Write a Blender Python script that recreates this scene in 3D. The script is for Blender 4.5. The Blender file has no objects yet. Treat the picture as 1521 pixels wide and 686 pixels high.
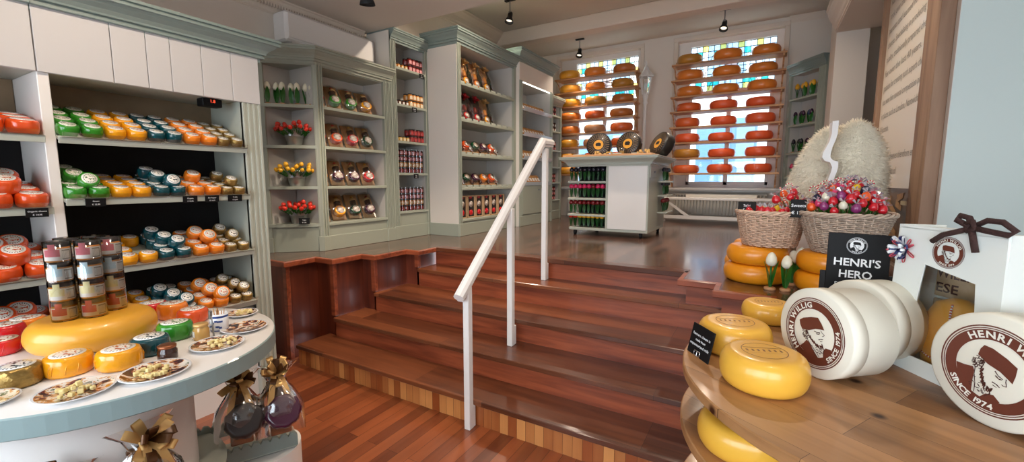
import bpy, math, random
from math import sin, cos, pi, radians as R
from mathutils import Vector as V, Matrix as M4, Euler
random.seed(7)
SC = bpy.context.scene
COL = SC.collection
# ------------------------------------------------------------------ camera
F, YAW, PITCH, HC = 640.0, 30.3, 6.6, 1.6
cam_d = bpy.data.cameras.new('camera'); cam = bpy.data.objects.new('camera', cam_d); COL.objects.link(cam)
cam_d.sensor_fit = 'HORIZONTAL'; cam_d.sensor_width = 36; cam_d.lens = 36*F/1521; cam_d.clip_start = .02; cam_d.clip_end = 200
cam.location = (0, 0, HC); cam.rotation_euler = (R(90-PITCH), 0, R(YAW)); SC.camera = cam
_q = cam.rotation_euler.to_matrix()
def P(u, v, ax, val):
    "point of the place seen at pixel (u,v) that lies on the plane ax=val"
    d = _q @ V(((u-760.5)/F, -(v-343)/F, -1)); i = 'xyz'.index(ax); c = V((0, 0, HC))
    return c + d*((val-c[i])/d[i])
# ------------------------------------------------------------------ materials
def lin(c):
    return tuple(((x/255)/12.92 if x/255 <= .04045 else ((x/255+.055)/1.055)**2.4) for x in c)
MATS = {}
def mat(name, rgb, rough=.5, metal=0., var=0., vscale=8., bump=0., bscale=60., coat=0., spec=.5, rgb2=None, stretch=(1, 1, 1)):
    if name in MATS: return MATS[name]
    m = bpy.data.materials.new(name); m.use_nodes = True; nt = m.node_tree; b = nt.nodes['Principled BSDF']
    c = lin(rgb); b.inputs['Base Color'].default_value = (*c, 1); b.inputs['Roughness'].default_value = rough
    b.inputs['Metallic'].default_value = metal; b.inputs['Coat Weight'].default_value = coat; b.inputs['Coat Roughness'].default_value = .08
    b.inputs['Specular IOR Level'].default_value = spec
    tc = nt.nodes.new('ShaderNodeTexCoord'); mp = nt.nodes.new('ShaderNodeMapping'); nt.links.new(tc.outputs['Object'], mp.inputs[0]); mp.inputs['Scale'].default_value = stretch
    if var or rgb2:
        n = nt.nodes.new('ShaderNodeTexNoise'); n.inputs['Scale'].default_value = vscale; n.inputs['Detail'].default_value = 4; nt.links.new(mp.outputs[0], n.inputs['Vector'])
        r = nt.nodes.new('ShaderNodeValToRGB'); nt.links.new(n.outputs['Fac'], r.inputs[0])
        a = c; d = lin(rgb2) if rgb2 else tuple(x*(1-var) for x in c)
        r.color_ramp.elements[0].position = .35; r.color_ramp.elements[1].position = .65
        r.color_ramp.elements[0].color = (*d, 1); r.color_ramp.elements[1].color = (*a, 1)
        nt.links.new(r.outputs[0], b.inputs['Base Color'])
    if bump:
        n = nt.nodes.new('ShaderNodeTexNoise'); n.inputs['Scale'].default_value = bscale; n.inputs['Detail'].default_value = 3; nt.links.new(mp.outputs[0], n.inputs['Vector'])
        bp = nt.nodes.new('ShaderNodeBump'); bp.inputs['Strength'].default_value = bump; bp.inputs['Distance'].default_value = .01
        nt.links.new(n.outputs['Fac'], bp.inputs['Height']); nt.links.new(bp.outputs[0], b.inputs['Normal'])
    MATS[name] = m; return m
def wood(name, dark, light, axis=0, scale=1., rough=.35, coat=.2, knots=False, grain=18., plank=None, var=1., contrast=(.3, .7), mortar=.0012):
    "wood: stretched noise grain along an axis; plank=(length,width,long_axis) gives separate boards of differing tone"
    m = bpy.data.materials.new(name); m.use_nodes = True; nt = m.node_tree; b = nt.nodes['Principled BSDF']; L = nt.links.new
    tc = nt.nodes.new('ShaderNodeTexCoord'); mp = nt.nodes.new('ShaderNodeMapping'); L(tc.outputs['Object'], mp.inputs[0])
    s = [grain]*3; s[axis] = grain*.08; mp.inputs['Scale'].default_value = [x*scale for x in s]
    vec = mp.outputs[0]
    n = nt.nodes.new('ShaderNodeTexNoise'); n.inputs['Scale'].default_value = 1.; n.inputs['Detail'].default_value = 6; n.inputs['Distortion'].default_value = .6
    L(vec, n.inputs['Vector'])
    fac = n.outputs['Fac']
    if plank:
        pl, pw, la = plank
        mp2 = nt.nodes.new('ShaderNodeMapping'); L(tc.outputs['Object'], mp2.inputs[0])
        if la == 'z': mp2.inputs['Rotation'].default_value = (0, R(90), 0)
        if la == 'y': mp2.inputs['Rotation'].default_value = (0, 0, R(90))
        if la == 'zx': mp2.inputs['Rotation'].default_value = (R(90), 0, R(90))
        br = nt.nodes.new('ShaderNodeTexBrick'); L(mp2.outputs[0], br.inputs['Vector']); br.inputs['Scale'].default_value = 1
        br.inputs['Brick Width'].default_value = pl; br.inputs['Row Height'].default_value = pw; br.inputs['Mortar Size'].default_value = mortar
        br.inputs['Color1'].default_value = (0, 0, 0, 1); br.inputs['Color2'].default_value = (1, 1, 1, 1); br.inputs['Mortar'].default_value = (0, 0, 0, 1); br.inputs['Bias'].default_value = 0
        br.offset = .37; br.offset_frequency = 2
        # offset grain per board
        ad = nt.nodes.new('ShaderNodeVectorMath'); ad.operation = 'MULTIPLY_ADD'; L(br.outputs['Color'], ad.inputs[0]); ad.inputs[1].default_value = (37, 19, 11); L(vec, ad.inputs[2]); L(ad.outputs[0], n.inputs['Vector'])
        mx = nt.nodes.new('ShaderNodeMix'); mx.data_type = 'FLOAT'; mx.inputs[0].default_value = .5*var; L(n.outputs['Fac'], mx.inputs[2]); L(br.outputs['Color'], mx.inputs[3]); fac = mx.outputs[0]
    r = nt.nodes.new('ShaderNodeValToRGB'); L(fac, r.inputs[0]); r.color_ramp.elements[0].position = contrast[0]; r.color_ramp.elements[1].position = contrast[1]
    r.color_ramp.elements[0].color = (*lin(dark), 1); r.color_ramp.elements[1].color = (*lin(light), 1)
    out = r.outputs[0]
    if knots:
        vo = nt.nodes.new('ShaderNodeTexVoronoi'); vo.inputs['Scale'].default_value = 5.5; L(tc.outputs['Object'], vo.inputs['Vector'])
        kr = nt.nodes.new('ShaderNodeValToRGB'); L(vo.outputs['Distance'], kr.inputs[0]); kr.color_ramp.elements[0].position = .05; kr.color_ramp.elements[1].position = .13
        kr.color_ramp.elements[0].color = (.10, .045, .02, 1); kr.color_ramp.elements[1].color = (1, 1, 1, 1)
        mm = nt.nodes.new('ShaderNodeMix'); mm.data_type = 'RGBA'; mm.blend_type = 'MULTIPLY'; mm.inputs[0].default_value = 1; L(out, mm.inputs[6]); L(kr.outputs[0], mm.inputs[7]); out = mm.outputs[2]
    if plank:
        md = nt.nodes.new('ShaderNodeMix'); md.data_type = 'RGBA'; md.blend_type = 'MIX'; L(br.outputs['Fac'], md.inputs[0]); L(out, md.inputs[6]); md.inputs[7].default_value = (*[x*.35 for x in lin(dark)], 1); out = md.outputs[2]
    L(out, b.inputs['Base Color']); b.inputs['Roughness'].default_value = rough; b.inputs['Coat Weight'].default_value = coat; b.inputs['Coat Roughness'].default_value = .12
    bp = nt.nodes.new('ShaderNodeBump'); bp.inputs['Strength'].default_value = .12; bp.inputs['Distance'].default_value = .003; L(fac, bp.inputs['Height']); L(bp.outputs[0], b.inputs['Normal'])
    MATS[name] = m; return m
def glassy(name, rgb, alpha_white=.08, rough=.05, trans=(1, 1, 1), translucent=0.):
    "thin clear sheet: mostly see-through with a gloss, optionally part translucent"
    m = bpy.data.materials.new(name); m.use_nodes = True; nt = m.node_tree; nt.nodes.clear(); L = nt.links.new
    o = nt.nodes.new('ShaderNodeOutputMaterial'); t = nt.nodes.new('ShaderNodeBsdfTransparent'); t.inputs[0].default_value = (*trans, 1)
    g = nt.nodes.new('ShaderNodeBsdfGlossy'); g.inputs['Roughness'].default_value = rough; g.inputs['Color'].default_value = (*rgb, 1)
    fr = nt.nodes.new('ShaderNodeFresnel'); fr.inputs[0].default_value = 1.45; ad = nt.nodes.new('ShaderNodeMath'); ad.operation = 'ADD'; ad.use_clamp = True; L(fr.outputs[0], ad.inputs[0]); ad.inputs[1].default_value = alpha_white
    mx = nt.nodes.new('ShaderNodeMixShader'); L(ad.outputs[0], mx.inputs[0]); L(t.outputs[0], mx.inputs[1]); L(g.outputs[0], mx.inputs[2]); out = mx.outputs[0]
    if translucent:
        tl = nt.nodes.new('ShaderNodeBsdfTranslucent'); tl.inputs[0].default_value = (*rgb, 1); m2 = nt.nodes.new('ShaderNodeMixShader'); m2.inputs[0].default_value = translucent
        L(out, m2.inputs[1]); L(tl.outputs[0], m2.inputs[2]); out = m2.outputs[0]
    L(out, o.inputs[0]); MATS[name] = m; return m
def emis(name, rgb, s):
    m = bpy.data.materials.new(name); m.use_nodes = True; b = m.node_tree.nodes['Principled BSDF']; b.inputs['Base Color'].default_value = (0, 0, 0, 1)
    b.inputs['Emission Color'].default_value = (*rgb, 1); b.inputs['Emission Strength'].default_value = s; MATS[name] = m; return m
# ------------------------------------------------------------------ mesh builder
class MB:
    def __init__(s): s.v = []; s.f = []; s.m = []; s.s = []; s.T = M4.Identity(4)
    def add(s, vs, fs, mi=0, smooth=False):
        o = len(s.v); s.v += [tuple(s.T @ V(p)) for p in vs]
        for f in fs: s.f.append([i+o for i in f]); s.m.append(mi); s.s.append(smooth)
        return s
    def box(s, a, b, mi=0, bev=0.):
        x0, y0, z0 = [min(p, q) for p, q in zip(a, b)]; x1, y1, z1 = [max(p, q) for p, q in zip(a, b)]
        if bev:
            e = min(bev, (x1-x0)*.45, (y1-y0)*.45, (z1-z0)*.45); vs = []; idx = {}
            for i, X in enumerate((x0, x1)):
                for j, Y in enumerate((y0, y1)):
                    for k, Z in enumerate((z0, z1)):
                        sx, sy, sz = (1, -1)[i], (1, -1)[j], (1, -1)[k]
                        idx[i, j, k, 0] = len(vs); vs.append((X, Y+sy*e, Z+sz*e))
                        idx[i, j, k, 1] = len(vs); vs.append((X+sx*e, Y, Z+sz*e))
                        idx[i, j, k, 2] = len(vs); vs.append((X+sx*e, Y+sy*e, Z))
            g = lambda *a: idx[a]; fs = []
            fs.append([g(0,0,0,0), g(0,0,1,0), g(0,1,1,0), g(0,1,0,0)]); fs.append([g(1,0,0,0), g(1,1,0,0), g(1,1,1,0), g(1,0,1,0)])
            fs.append([g(0,0,0,1), g(1,0,0,1), g(1,0,1,1), g(0,0,1,1)]); fs.append([g(0,1,0,1), g(0,1,1,1), g(1,1,1,1), g(1,1,0,1)])
            fs.append([g(0,0,0,2), g(0,1,0,2), g(1,1,0,2), g(1,0,0,2)]); fs.append([g(0,0,1,2), g(1,0,1,2), g(1,1,1,2), g(0,1,1,2)])
            for i in (0, 1):
                for j in (0, 1): fs.append([g(i,j,0,0), g(i,j,1,0), g(i,j,1,1), g(i,j,0,1)])
                for k in (0, 1): fs.append([g(i,0,k,0), g(i,1,k,0), g(i,1,k,2), g(i,0,k,2)])
            for j in (0, 1):
                for k in (0, 1): fs.append([g(0,j,k,1), g(1,j,k,1), g(1,j,k,2), g(0,j,k,2)])
            for i in (0, 1):
                for j in (0, 1):
                    for k in (0, 1): fs.append([g(i,j,k,0), g(i,j,k,1), g(i,j,k,2)])
            return s.add(vs, fs, mi)
        vs = [(x0,y0,z0),(x1,y0,z0),(x1,y1,z0),(x0,y1,z0),(x0,y0,z1),(x1,y0,z1),(x1,y1,z1),(x0,y1,z1)]
        return s.add(vs, [(0,3,2,1),(4,5,6,7),(0,1,5,4),(1,2,6,5),(2,3,7,6),(3,0,4,7)], mi)
    def lathe(s, prof, n=24, mi=0, c=(0, 0, 0), smooth=True, ripple=None, cap=True, sx=1, sy=1):
        vs = []; fs = []
        for k, (r, z) in enumerate(prof):
            for i in range(n):
                a = 2*pi*i/n; rr = r
                if ripple: rr = r*(1+ripple(a, k))
                vs.append((c[0]+rr*cos(a)*sx, c[1]+rr*sin(a)*sy, c[2]+z))
        for k in range(len(prof)-1):
            for i in range(n): j = (i+1) % n; fs.append((k*n+i, k*n+j, (k+1)*n+j, (k+1)*n+i))
        s.add(vs, fs, mi, smooth)
        if cap:
            if prof[0][0] > 1e-5: s.add(vs[:n], [list(range(n))[::-1]], mi)
            if prof[-1][0] > 1e-5: s.add(vs[-n:], [list(range(n))], mi)
        return s
    def cyl(s, p, q, r, n=12, mi=0, r2=None, smooth=True, cap=True):
        p, q = V(p), V(q); d = (q-p); h = d.length
        if h < 1e-6: return s
        rot = d.to_track_quat('Z', 'Y').to_matrix().to_4x4(); T0 = s.T; s.T = T0 @ M4.Translation(p) @ rot
        s.lathe([(r, 0), (r if r2 is None else r2, h)], n, mi, smooth=smooth, cap=cap); s.T = T0; return s
    def tube(s, pts, r, n=6, mi=0, closed=False, smooth=True, rs=None):
        pts = [V(p) for p in pts]; N = len(pts); vs = []; up = None
        for k, p in enumerate(pts):
            a = pts[(k-1) % N] if (k or closed) else p; b = pts[(k+1) % N] if (k < N-1 or closed) else p
            t = (b-a).normalized() if (b-a).length > 1e-9 else V((0, 0, 1))
            if up is None: up = V((0, 0, 1)) if abs(t.z) < .9 else V((1, 0, 0))
            x = t.cross(up)
            if x.length < 1e-6: x = t.cross(V((1, 0, .01)))
            x.normalize(); y = x.cross(t).normalized(); up = y
            rr = rs[k] if rs else r
            for i in range(n): an = 2*pi*i/n; vs.append(tuple(p+x*rr*cos(an)+y*rr*sin(an)))
        fs = []
        for k in range(N if closed else N-1):
            for i in range(n): j = (i+1) % n; l = (k+1) % N; fs.append((k*n+i, l*n+i, l*n+j, k*n+j))
        if not closed: fs += [list(range(n)), list(range((N-1)*n, N*n))[::-1]]
        return s.add(vs, fs, mi, smooth)
    def prism(s, poly, z0, z1, mi=0):
        n = len(poly); vs = [(x, y, z0) for x, y in poly]+[(x, y, z1) for x, y in poly]
        return s.add(vs, [list(range(n))[::-1], list(range(n, 2*n))]+[(i, (i+1) % n, n+(i+1) % n, n+i) for i in range(n)], mi)
    def sweep(s, path, prof, mi=0, closed=False, caps=True):
        "prof = [(out,z)] swept along a horizontal 2D path, out = to the right of travel"
        N = len(path); n = len(prof); vs = []
        for k in range(N):
            p = V(path[k]); a = V(path[k-1]) if (k or closed) else None; b = V(path[(k+1) % N]) if (k < N-1 or closed) else None
            d1 = (p-a).normalized() if a is not None else (b-p).normalized(); d2 = (b-p).normalized() if b is not None else d1
            n1 = V((d1.y, -d1.x)); n2 = V((d2.y, -d2.x)); m = (n1+n2); m = m/(m.length**2/2) if m.length > 1e-6 else n1
            for o, z in prof: vs.append((p.x+m.x*o, p.y+m.y*o, z))
        fs = []
        for k in range(N if closed else N-1):
            l = (k+1) % N
            for i in range(n-1): fs.append((k*n+i, l*n+i, l*n+i+1, k*n+i+1))
            fs.append((k*n+n-1, l*n+n-1, l*n, k*n))
        if caps and not closed: fs += [list(range(n)), list(range((N-1)*n, N*n))[::-1]]
        return s.add(vs, fs, mi)
    def mesh(s, name, mats, inv=None):
        me = bpy.data.meshes.new(name); vs = [tuple(inv @ V(p)) for p in s.v] if inv is not None else s.v
        me.from_pydata(vs, [], s.f); me.validate(clean_customdata=False) if False else None
        for m in mats: me.materials.append(m)
        me.polygons.foreach_set('material_index', s.m); me.polygons.foreach_set('use_smooth', s.s); me.update(); return me
    def build(s, name, mats, parent=None, world=True, loc=None, rot=None):
        if not isinstance(mats, (list, tuple)): mats = [mats]
        mats = [MATS[m] if isinstance(m, str) else m for m in mats]
        inv = None
        if parent is not None and world:
            inv = wm(parent).inverted()
        me = s.mesh(name, mats, inv); o = bpy.data.objects.new(name, me); COL.objects.link(o); o.parent = parent
        if loc is not None: o.location = loc
        if rot is not None: o.rotation_euler = rot
        import bmesh
        bm = bmesh.new(); bm.from_mesh(me); bmesh.ops.recalc_face_normals(bm, faces=bm.faces); bm.to_mesh(me); bm.free()
        return o
def wm(o):
    m = M4.LocRotScale(o.location, o.rotation_euler.to_quaternion(), o.scale)
    return wm(o.parent) @ m if o.parent else m
def thing(name, label, cat, loc=(0, 0, 0), rz=0, group=None, rot=None):
    o = bpy.data.objects.new(name, None); COL.objects.link(o); o.empty_display_size = .05; o.location = loc; o.rotation_euler = rot or (0, 0, rz)
    return tag(o, label, cat, group)
def tag(o, label=None, cat=None, group=None, kind=None):
    if label:
        o['label'] = label
        if len(label.split()) > 16: print('LONG', label)
    if cat: o['category'] = cat
    if group: o['group'] = group
    if kind: o['kind'] = kind
    return o
def struct(name, mb, m, parent=None):
    o = mb.build(name, m, parent); 
    if parent is None: o['kind'] = 'structure'
    return o
def single(name, mb, mats, label, cat, loc=(0, 0, 0), rz=0, group=None, rot=None):
    "one-mesh thing; mesh given in its own local frame"
    o = mb.build(name, mats, None, world=False); o.location = loc; o.rotation_euler = rot or (0, 0, rz); return tag(o, label, cat, group)
KIDS = {}
def dup(src, loc, rot=(0, 0, 0), label=None, group=None, scale=None, swap=None, parent=None):
    "copy of a thing with copies of its parts and sub-parts"
    def cp(o, par):
        c = o.copy(); COL.objects.link(c); c.parent = par
        if swap and o.type == 'MESH' and o.data.materials and o.data.materials[0] and o.data.materials[0].name in swap:
            nm = swap[o.data.materials[0].name]; key = (o.data.name, nm)
            if key not in KIDS:
                me = o.data.copy(); me.materials[0] = MATS[nm]; KIDS[key] = me
            c.data = KIDS[key]
        for ch in KIDSOF(o): cp(ch, c)
        return c
    r = cp(src, parent); r.location = loc; r.rotation_euler = rot
    if scale: r.scale = (scale,)*3 if not isinstance(scale, tuple) else scale
    if label:
        r['label'] = label
        if len(label.split()) > 16: print('LONG', label)
    if group: r['group'] = group
    return r
_kids = {}
def KIDSOF(o):
    if o.name not in _kids: _kids[o.name] = [c for c in bpy.data.objects if c.parent == o]
    return _kids[o.name]
def discard(o):
    for c in list(KIDSOF(o)): discard(c)
    _kids.pop(o.name, None); bpy.data.objects.remove(o)
ORD = ['first', 'second', 'third', 'fourth', 'fifth', 'sixth', 'seventh', 'eighth', 'ninth', 'tenth', 'eleventh', 'twelfth', 'thirteenth', 'fourteenth', 'fifteenth', 'sixteenth']
# ------------------------------------------------------------------ lettering
_gc = {}
def glyphs(txt, bold=0.):
    key = (txt, bold)
    if key not in _gc:
        c = bpy.data.curves.new('lettering', 'FONT'); c.body = txt; c.size = 1; c.offset = bold; c.resolution_u = 2; o = bpy.data.objects.new('lettering', c); COL.objects.link(o)
        dg = bpy.context.evaluated_depsgraph_get(); dg.update(); me = bpy.data.meshes.new_from_object(o.evaluated_get(dg))
        vs = [tuple(v.co) for v in me.vertices]; fs = [tuple(p.vertices) for p in me.polygons]
        w = max([v[0] for v in vs], default=.3)
        _gc[key] = (vs, fs, w); bpy.data.objects.remove(o); bpy.data.curves.remove(c); bpy.data.meshes.remove(me)
    return _gc[key]
def text(mb, txt, size, T, mi=0, bold=0., align='c', width=None):
    "flat lettering in the local xy plane of T"
    vs, fs, w = glyphs(txt, bold); k = size; kx = size if width is None else width/w
    ox = {'c': -w*kx/2, 'l': 0, 'r': -w*kx}[align]
    T0 = mb.T; mb.T = T0 @ T; mb.add([(x*kx+ox, y*k, 0) for x, y, z in vs], fs, mi); mb.T = T0
def arctext(mb, txt, size, r, a0, T, mi=0, bold=0., inward=False, spacing=1.):
    "letters on a circle, centred on angle a0 (rad); inward=True: along the bottom, upright"
    ws = [(glyphs(ch, bold)[2] if ch != ' ' else .28)*1.14*size*spacing+size*.06 for ch in txt]; tot = sum(ws); s = 0
    for ch, w in zip(txt, ws):
        mid = s+w/2; s += w
        if ch == ' ': continue
        a = a0+(mid-tot/2)/r*(1 if inward else -1)
        Tm = T @ M4.Translation((r*cos(a), r*sin(a), 0)) @ M4.Rotation(a+(pi/2 if inward else -pi/2), 4, 'Z')
        text(mb, ch, size, Tm @ M4.Diagonal((1.14, 1, 1, 1)), mi, bold)
def emblem(mb, Rr, T, rot=0., face=0., brown=0, cream=1, dark=2):
    "round badge: double rim line, dark band with lettering, portrait of a bearded man in a flat cap"
    def ring(r0, r1, mi, z, n=56):
        vs = []; 
        for i in range(n): a = 2*pi*i/n; vs += [(r0*cos(a), r0*sin(a), z), (r1*cos(a), r1*sin(a), z)]
        mb.add(vs, [(2*i, 2*i+1, (2*i+3) % (2*n), (2*i+2) % (2*n)) for i in range(n)], mi)
    T0 = mb.T; mb.T = T0 @ T
    ring(.97*Rr, Rr, brown, .0002); ring(.925*Rr, .945*Rr, brown, .0002); ring(.68*Rr, .905*Rr, brown, .0002)
    I = M4.Translation((0, 0, .0008))
    arctext(mb, 'HENRI WILLIG', Rr*.215, Rr*.72, pi/2+rot, I, cream, .032, spacing=1.0)
    arctext(mb, 'SINCE 1974', Rr*.18, Rr*.86, -pi/2+rot, I, cream, .028, inward=True)
    Tf = M4.Rotation(face, 4, 'Z') @ M4.Translation((0, 0, 0)) @ M4.Scale(1.0, 4); mb.T = T0 @ T @ Tf
    def poly(pts, mi, z): mb.add([(x*Rr, y*Rr, z) for x, y in pts], [list(range(len(pts)))], mi)
    # cap, hair, beard, jacket of the portrait, looking to the right
    poly([(-.355, .15), (-.38, .30), (-.36, .42), (-.2, .46), (.08, .44), (.31, .39), (.37, .2), (.40, .03), (.30, .06), (.12, .10), (-.12, .09)], brown, .0006)
    def strokes(pts, w, mi=dark):
        for p, q in zip(pts, pts[1:]):
            d = V((q[0]-p[0], q[1]-p[1])).normalized()*w; n = V((-d.y, d.x)); poly([(p[0]-n.x, p[1]-n.y), (q[0]-n.x*.6, q[1]-n.y*.6), (q[0]+n.x*.6, q[1]+n.y*.6), (p[0]+n.x, p[1]+n.y)], mi, .0007)
    rs = random.Random(9)
    for k in range(16):      # curls behind the ear
        x = -.40+.25*rs.random(); y = -.10+.24*rs.random(); strokes([(x, y), (x+.05, y+.02), (x+.06, y-.04), (x+.01, y-.06)], .011)
    strokes([(.05, .05), (.14, .0), (.24, -.01)], .012); strokes([(.10, -.03), (.18, -.055), (.23, -.03)], .014)      # brow, eye
    strokes([(.28, .04), (.30, -.02), (.36, -.10), (.31, -.13), (.27, -.12)], .010)                                     # nose
    strokes([(.12, -.20), (.20, -.19), (.28, -.21)], .014); strokes([(.16, -.25), (.24, -.25)], .009)                    # mouth
    for k in range(34):      # beard along the jaw
        t = k/33; x = -.16+.36*t+.05*(rs.random()-.5); y = -.05-.33*math.sin(t*2.0)*.95+.05*(rs.random()-.5); strokes([(x, y), (x+.03*rs.random(), y-.09)], .013, brown if k % 3 else dark)
    poly([(-.60, -.30), (-.44, -.24), (-.30, -.16), (-.24, -.22), (-.16, -.45), (-.06, -.70), (-.4, -.62)], brown, .0006)
    poly([(.16, -.52), (.28, -.44), (.44, -.50), (.38, -.62), (.1, -.70)], brown, .0006)
    for k in range(20):      # patterned scarf
        x = -.20+.32*rs.random(); y = -.58+.24*rs.random(); strokes([(x, y), (x+.05, y+.03*(k % 3-1))], .010)
    strokes([(-.27, -.12), (-.2, -.3), (-.1, -.46), (-.02, -.66)], .010); strokes([(.14, -.38), (.22, -.46), (.16, -.6)], .012)
    mb.T = T0
# common bits
def frame_T(o, x, y, z=None):
    "matrix with origin o, local x and y directions"
    o, x, y = V(o), V(x).normalized(), V(y).normalized(); zz = x.cross(y).normalized(); y = zz.cross(x)
    return M4(((x.x, y.x, zz.x, o.x), (x.y, y.y, zz.y, o.y), (x.z, y.z, zz.z, o.z), (0, 0, 0, 1)))
# ------------------------------------------------------------------ palette
mat('wall_paint', (226, 217, 206), .7, bump=.05, bscale=200)
mat('ceiling_paint', (214, 204, 192), .75, bump=.04, bscale=150)
mat('blue_wall', (198, 210, 206), .5)
mat('white_paint', (232, 228, 224), .4, coat=.1); mat('fascia_white', (200, 197, 196), .5)
mat('crown_white', (222, 210, 196), .6)
mat('sage', (160, 165, 150), .42, coat=.15)
mat('sage_dark', (130, 144, 138), .42, coat=.15)
mat('sage_light', (176, 180, 168), .45, coat=.1)
mat('cab_inner', (196, 192, 186), .6)
mat('black_inner', (18, 16, 17), .9)
mat('beige_inner', (150, 128, 100), .7, var=.3, vscale=4)
mat('tray_grey', (186, 192, 180), .4)
mat('black', (12, 12, 14), .6, spec=.25); mat('matte_black', (16, 17, 20), .7)
mat('chrome', (220, 220, 220), .18, metal=1); mat('steel', (150, 152, 155), .35, metal=1)
mat('radiator_white', (214, 208, 196), .4)
mat('print_white', (235, 238, 240), .6)
wood('step_wood', (74, 38, 23), (136, 78, 47), axis=0, rough=.3, coat=.35, plank=(1.6, .4, 'x'), contrast=(.25, .75), grain=22)
wood('riser_wood', (98, 40, 23), (178, 92, 56), axis=0, rough=.4, coat=.2, grain=20, contrast=(.25, .8))
wood('riser_strip', (150, 76, 34), (216, 148, 84), axis=2, rough=.4, coat=.2, plank=(.5, .062, 'zx'), contrast=(.2, .8), var=1.3)
wood('panel_wood', (70, 26, 14), (122, 54, 30), axis=2, rough=.5, coat=.08, grain=10)
wood('parquet_low', (84, 38, 22), (168, 92, 52), axis=1, rough=.3, coat=.4, plank=(1.25, .085, 'y'), contrast=(.15, .95), var=1.0, grain=16)
wood('parquet_up', (62, 40, 32), (116, 82, 66), axis=1, rough=.24, coat=.5, plank=(.5, .075, 'y'), contrast=(.15, .9), var=1.1, grain=14)
wood('pine', (116, 76, 44), (184, 134, 86), axis=0, rough=.42, coat=.15, knots=True, plank=(2.4, .16, 'x'), var=.55, grain=12, mortar=.0006)
wood('rack_wood', (176, 120, 78), (214, 164, 116), axis=0, rough=.5, coat=.05, grain=12)
wood('frame_wood', (128, 96, 74), (176, 142, 114), axis=2, rough=.6, coat=0, knots=False, grain=10)
glassy('clear_glass', (1, 1, 1), .02); glassy('cellophane', (1, 1, 1), .10, .12, (.97, .97, .97)); glassy('acrylic', (1, 1, 1), .05, .06, (.97, .98, .98))
UP = .9; H = .18
NY = [2.20, 2.20, 2.50, 2.83, 3.25, 3.52]                 # nosing lines of treads 1..5
LX = [None, -3.58, -3.34, -3.17, -3.0]; RX = [None, .62, .38, .10, -.22]   # side returns of the platform
# ------------------------------------------------------------------ floors and stairs
b = MB(); b.box((-4.2, -1.6, -.05), (3.2, 2.6, 0)); struct('floor', b, 'parquet_low')
b = MB()
poly = [(-4.2, NY[1]), (LX[1], NY[1]), (LX[1], NY[2]), (LX[2], NY[2]), (LX[2], NY[3]), (LX[3], NY[3]), (LX[3], NY[4]), (LX[4], NY[4]), (LX[4], NY[5]),
        (-.47, NY[5]), (-.47, NY[4]), (-.22, NY[4]), (-.22, NY[3]+.2), (.10, NY[3]+.2), (.1, NY[2]+.25), (.38, NY[2]+.25), (.38, NY[1]+.3), (3.2, NY[1]+.3), (3.2, 8.3), (-4.2, 8.3)]
b.prism(poly, UP-.04, UP); struct('floor_upper', b, 'parquet_up')
st = thing('staircase', 'broad mahogany staircase of five steps between the two shop floors', 'staircase', (-1.5, 2.2, 0))
xl = [-3.46, -3.46, -3.34, -3.17, -3.0]; xr = [.9, .9, .6, .38, -.1]
for k in range(1, 5):
    b = MB(); b.box((xl[k], NY[k]-.025, k*H-.035), (xr[k], NY[k+1]+.02, k*H), bev=.004); b.build('tread', 'step_wood', st)
for k in range(1, 6):
    b = MB(); b.box((xl[min(k, 4)], NY[k], (k-1)*H), (xr[min(k, 4)] if k < 5 else -.35, NY[k]+.02, k*H-(.035 if k < 5 else .04))); b.build('riser', 'riser_strip' if k == 1 else 'riser_wood', st)
b = MB(); b.box((LX[4], NY[5]-.03, UP-.04), (-.47, NY[5]+.10, UP+.002), bev=.004); b.build('top_nosing', 'step_wood', st)
# wood panelling of the platform's stepped left side
pl = MB()
pts = [(-4.199, NY[1]+.03), (LX[1]-.03, NY[1]+.03), (LX[1]-.03, NY[2]+.03), (LX[2]-.03, NY[2]+.03), (LX[2]-.03, NY[3]+.03), (LX[3]-.03, NY[3]+.03), (LX[3]-.03, NY[4]+.03), (LX[4]-.03, NY[4]+.03), (LX[4]-.03, NY[5]+.04)]
for p, q in zip(pts, pts[1:]):
    d = (V(q)-V(p)).normalized(); n = V((-d.y, d.x))*.02
    pl.prism([p, q, (q[0]+n.x, q[1]+n.y), (p[0]+n.x, p[1]+n.y)], 0, UP-.04)
pl.build('side_panel', 'panel_wood', st)
for i, (x, y) in enumerate(((LX[1], NY[1]), (LX[2], NY[2]), (LX[3], NY[3]), (LX[4], NY[4]))):
    b = MB(); b.box((x-.07, y+.012, 0 if i == 0 else (i+1)*H), (x-.018, y+.05, UP-.04), bev=.003); b.build('corner_strip', 'riser_wood', st)
b = MB(); nose = [(0, UP-.045), (.03, UP-.045), (.034, UP-.04), (.034, UP-.004), (.03, UP+.002), (0, UP+.002)]
b.sweep([(-4.198, NY[1])]+[(LX[1], NY[1]), (LX[1], NY[2]), (LX[2], NY[2]), (LX[2], NY[3]), (LX[3], NY[3]), (LX[3], NY[4]), (LX[4], NY[4]), (LX[4], NY[5]-.03)], nose)
b.build('left_nosing', 'riser_wood', st)
pr = MB(); ptsr = [(-.47, NY[5]+.03), (-.47, NY[4]), (-.22, NY[4]), (-.22, NY[3]+.2), (.10, NY[3]+.2), (.1, NY[2]+.25), (.38, NY[2]+.25), (.38, NY[1]+.3), (1.6, NY[1]+.3)]
pr.prism([(x+.02, y+.02) for x, y in ptsr]+[(1.62, NY[1]+2.2), (-.45, NY[1]+2.2)], 0, UP-.041)
pr.build('side_panel', 'riser_wood', st)
b = MB(); b.sweep(ptsr, nose); b.build('right_nosing', 'riser_wood', st)
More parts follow.
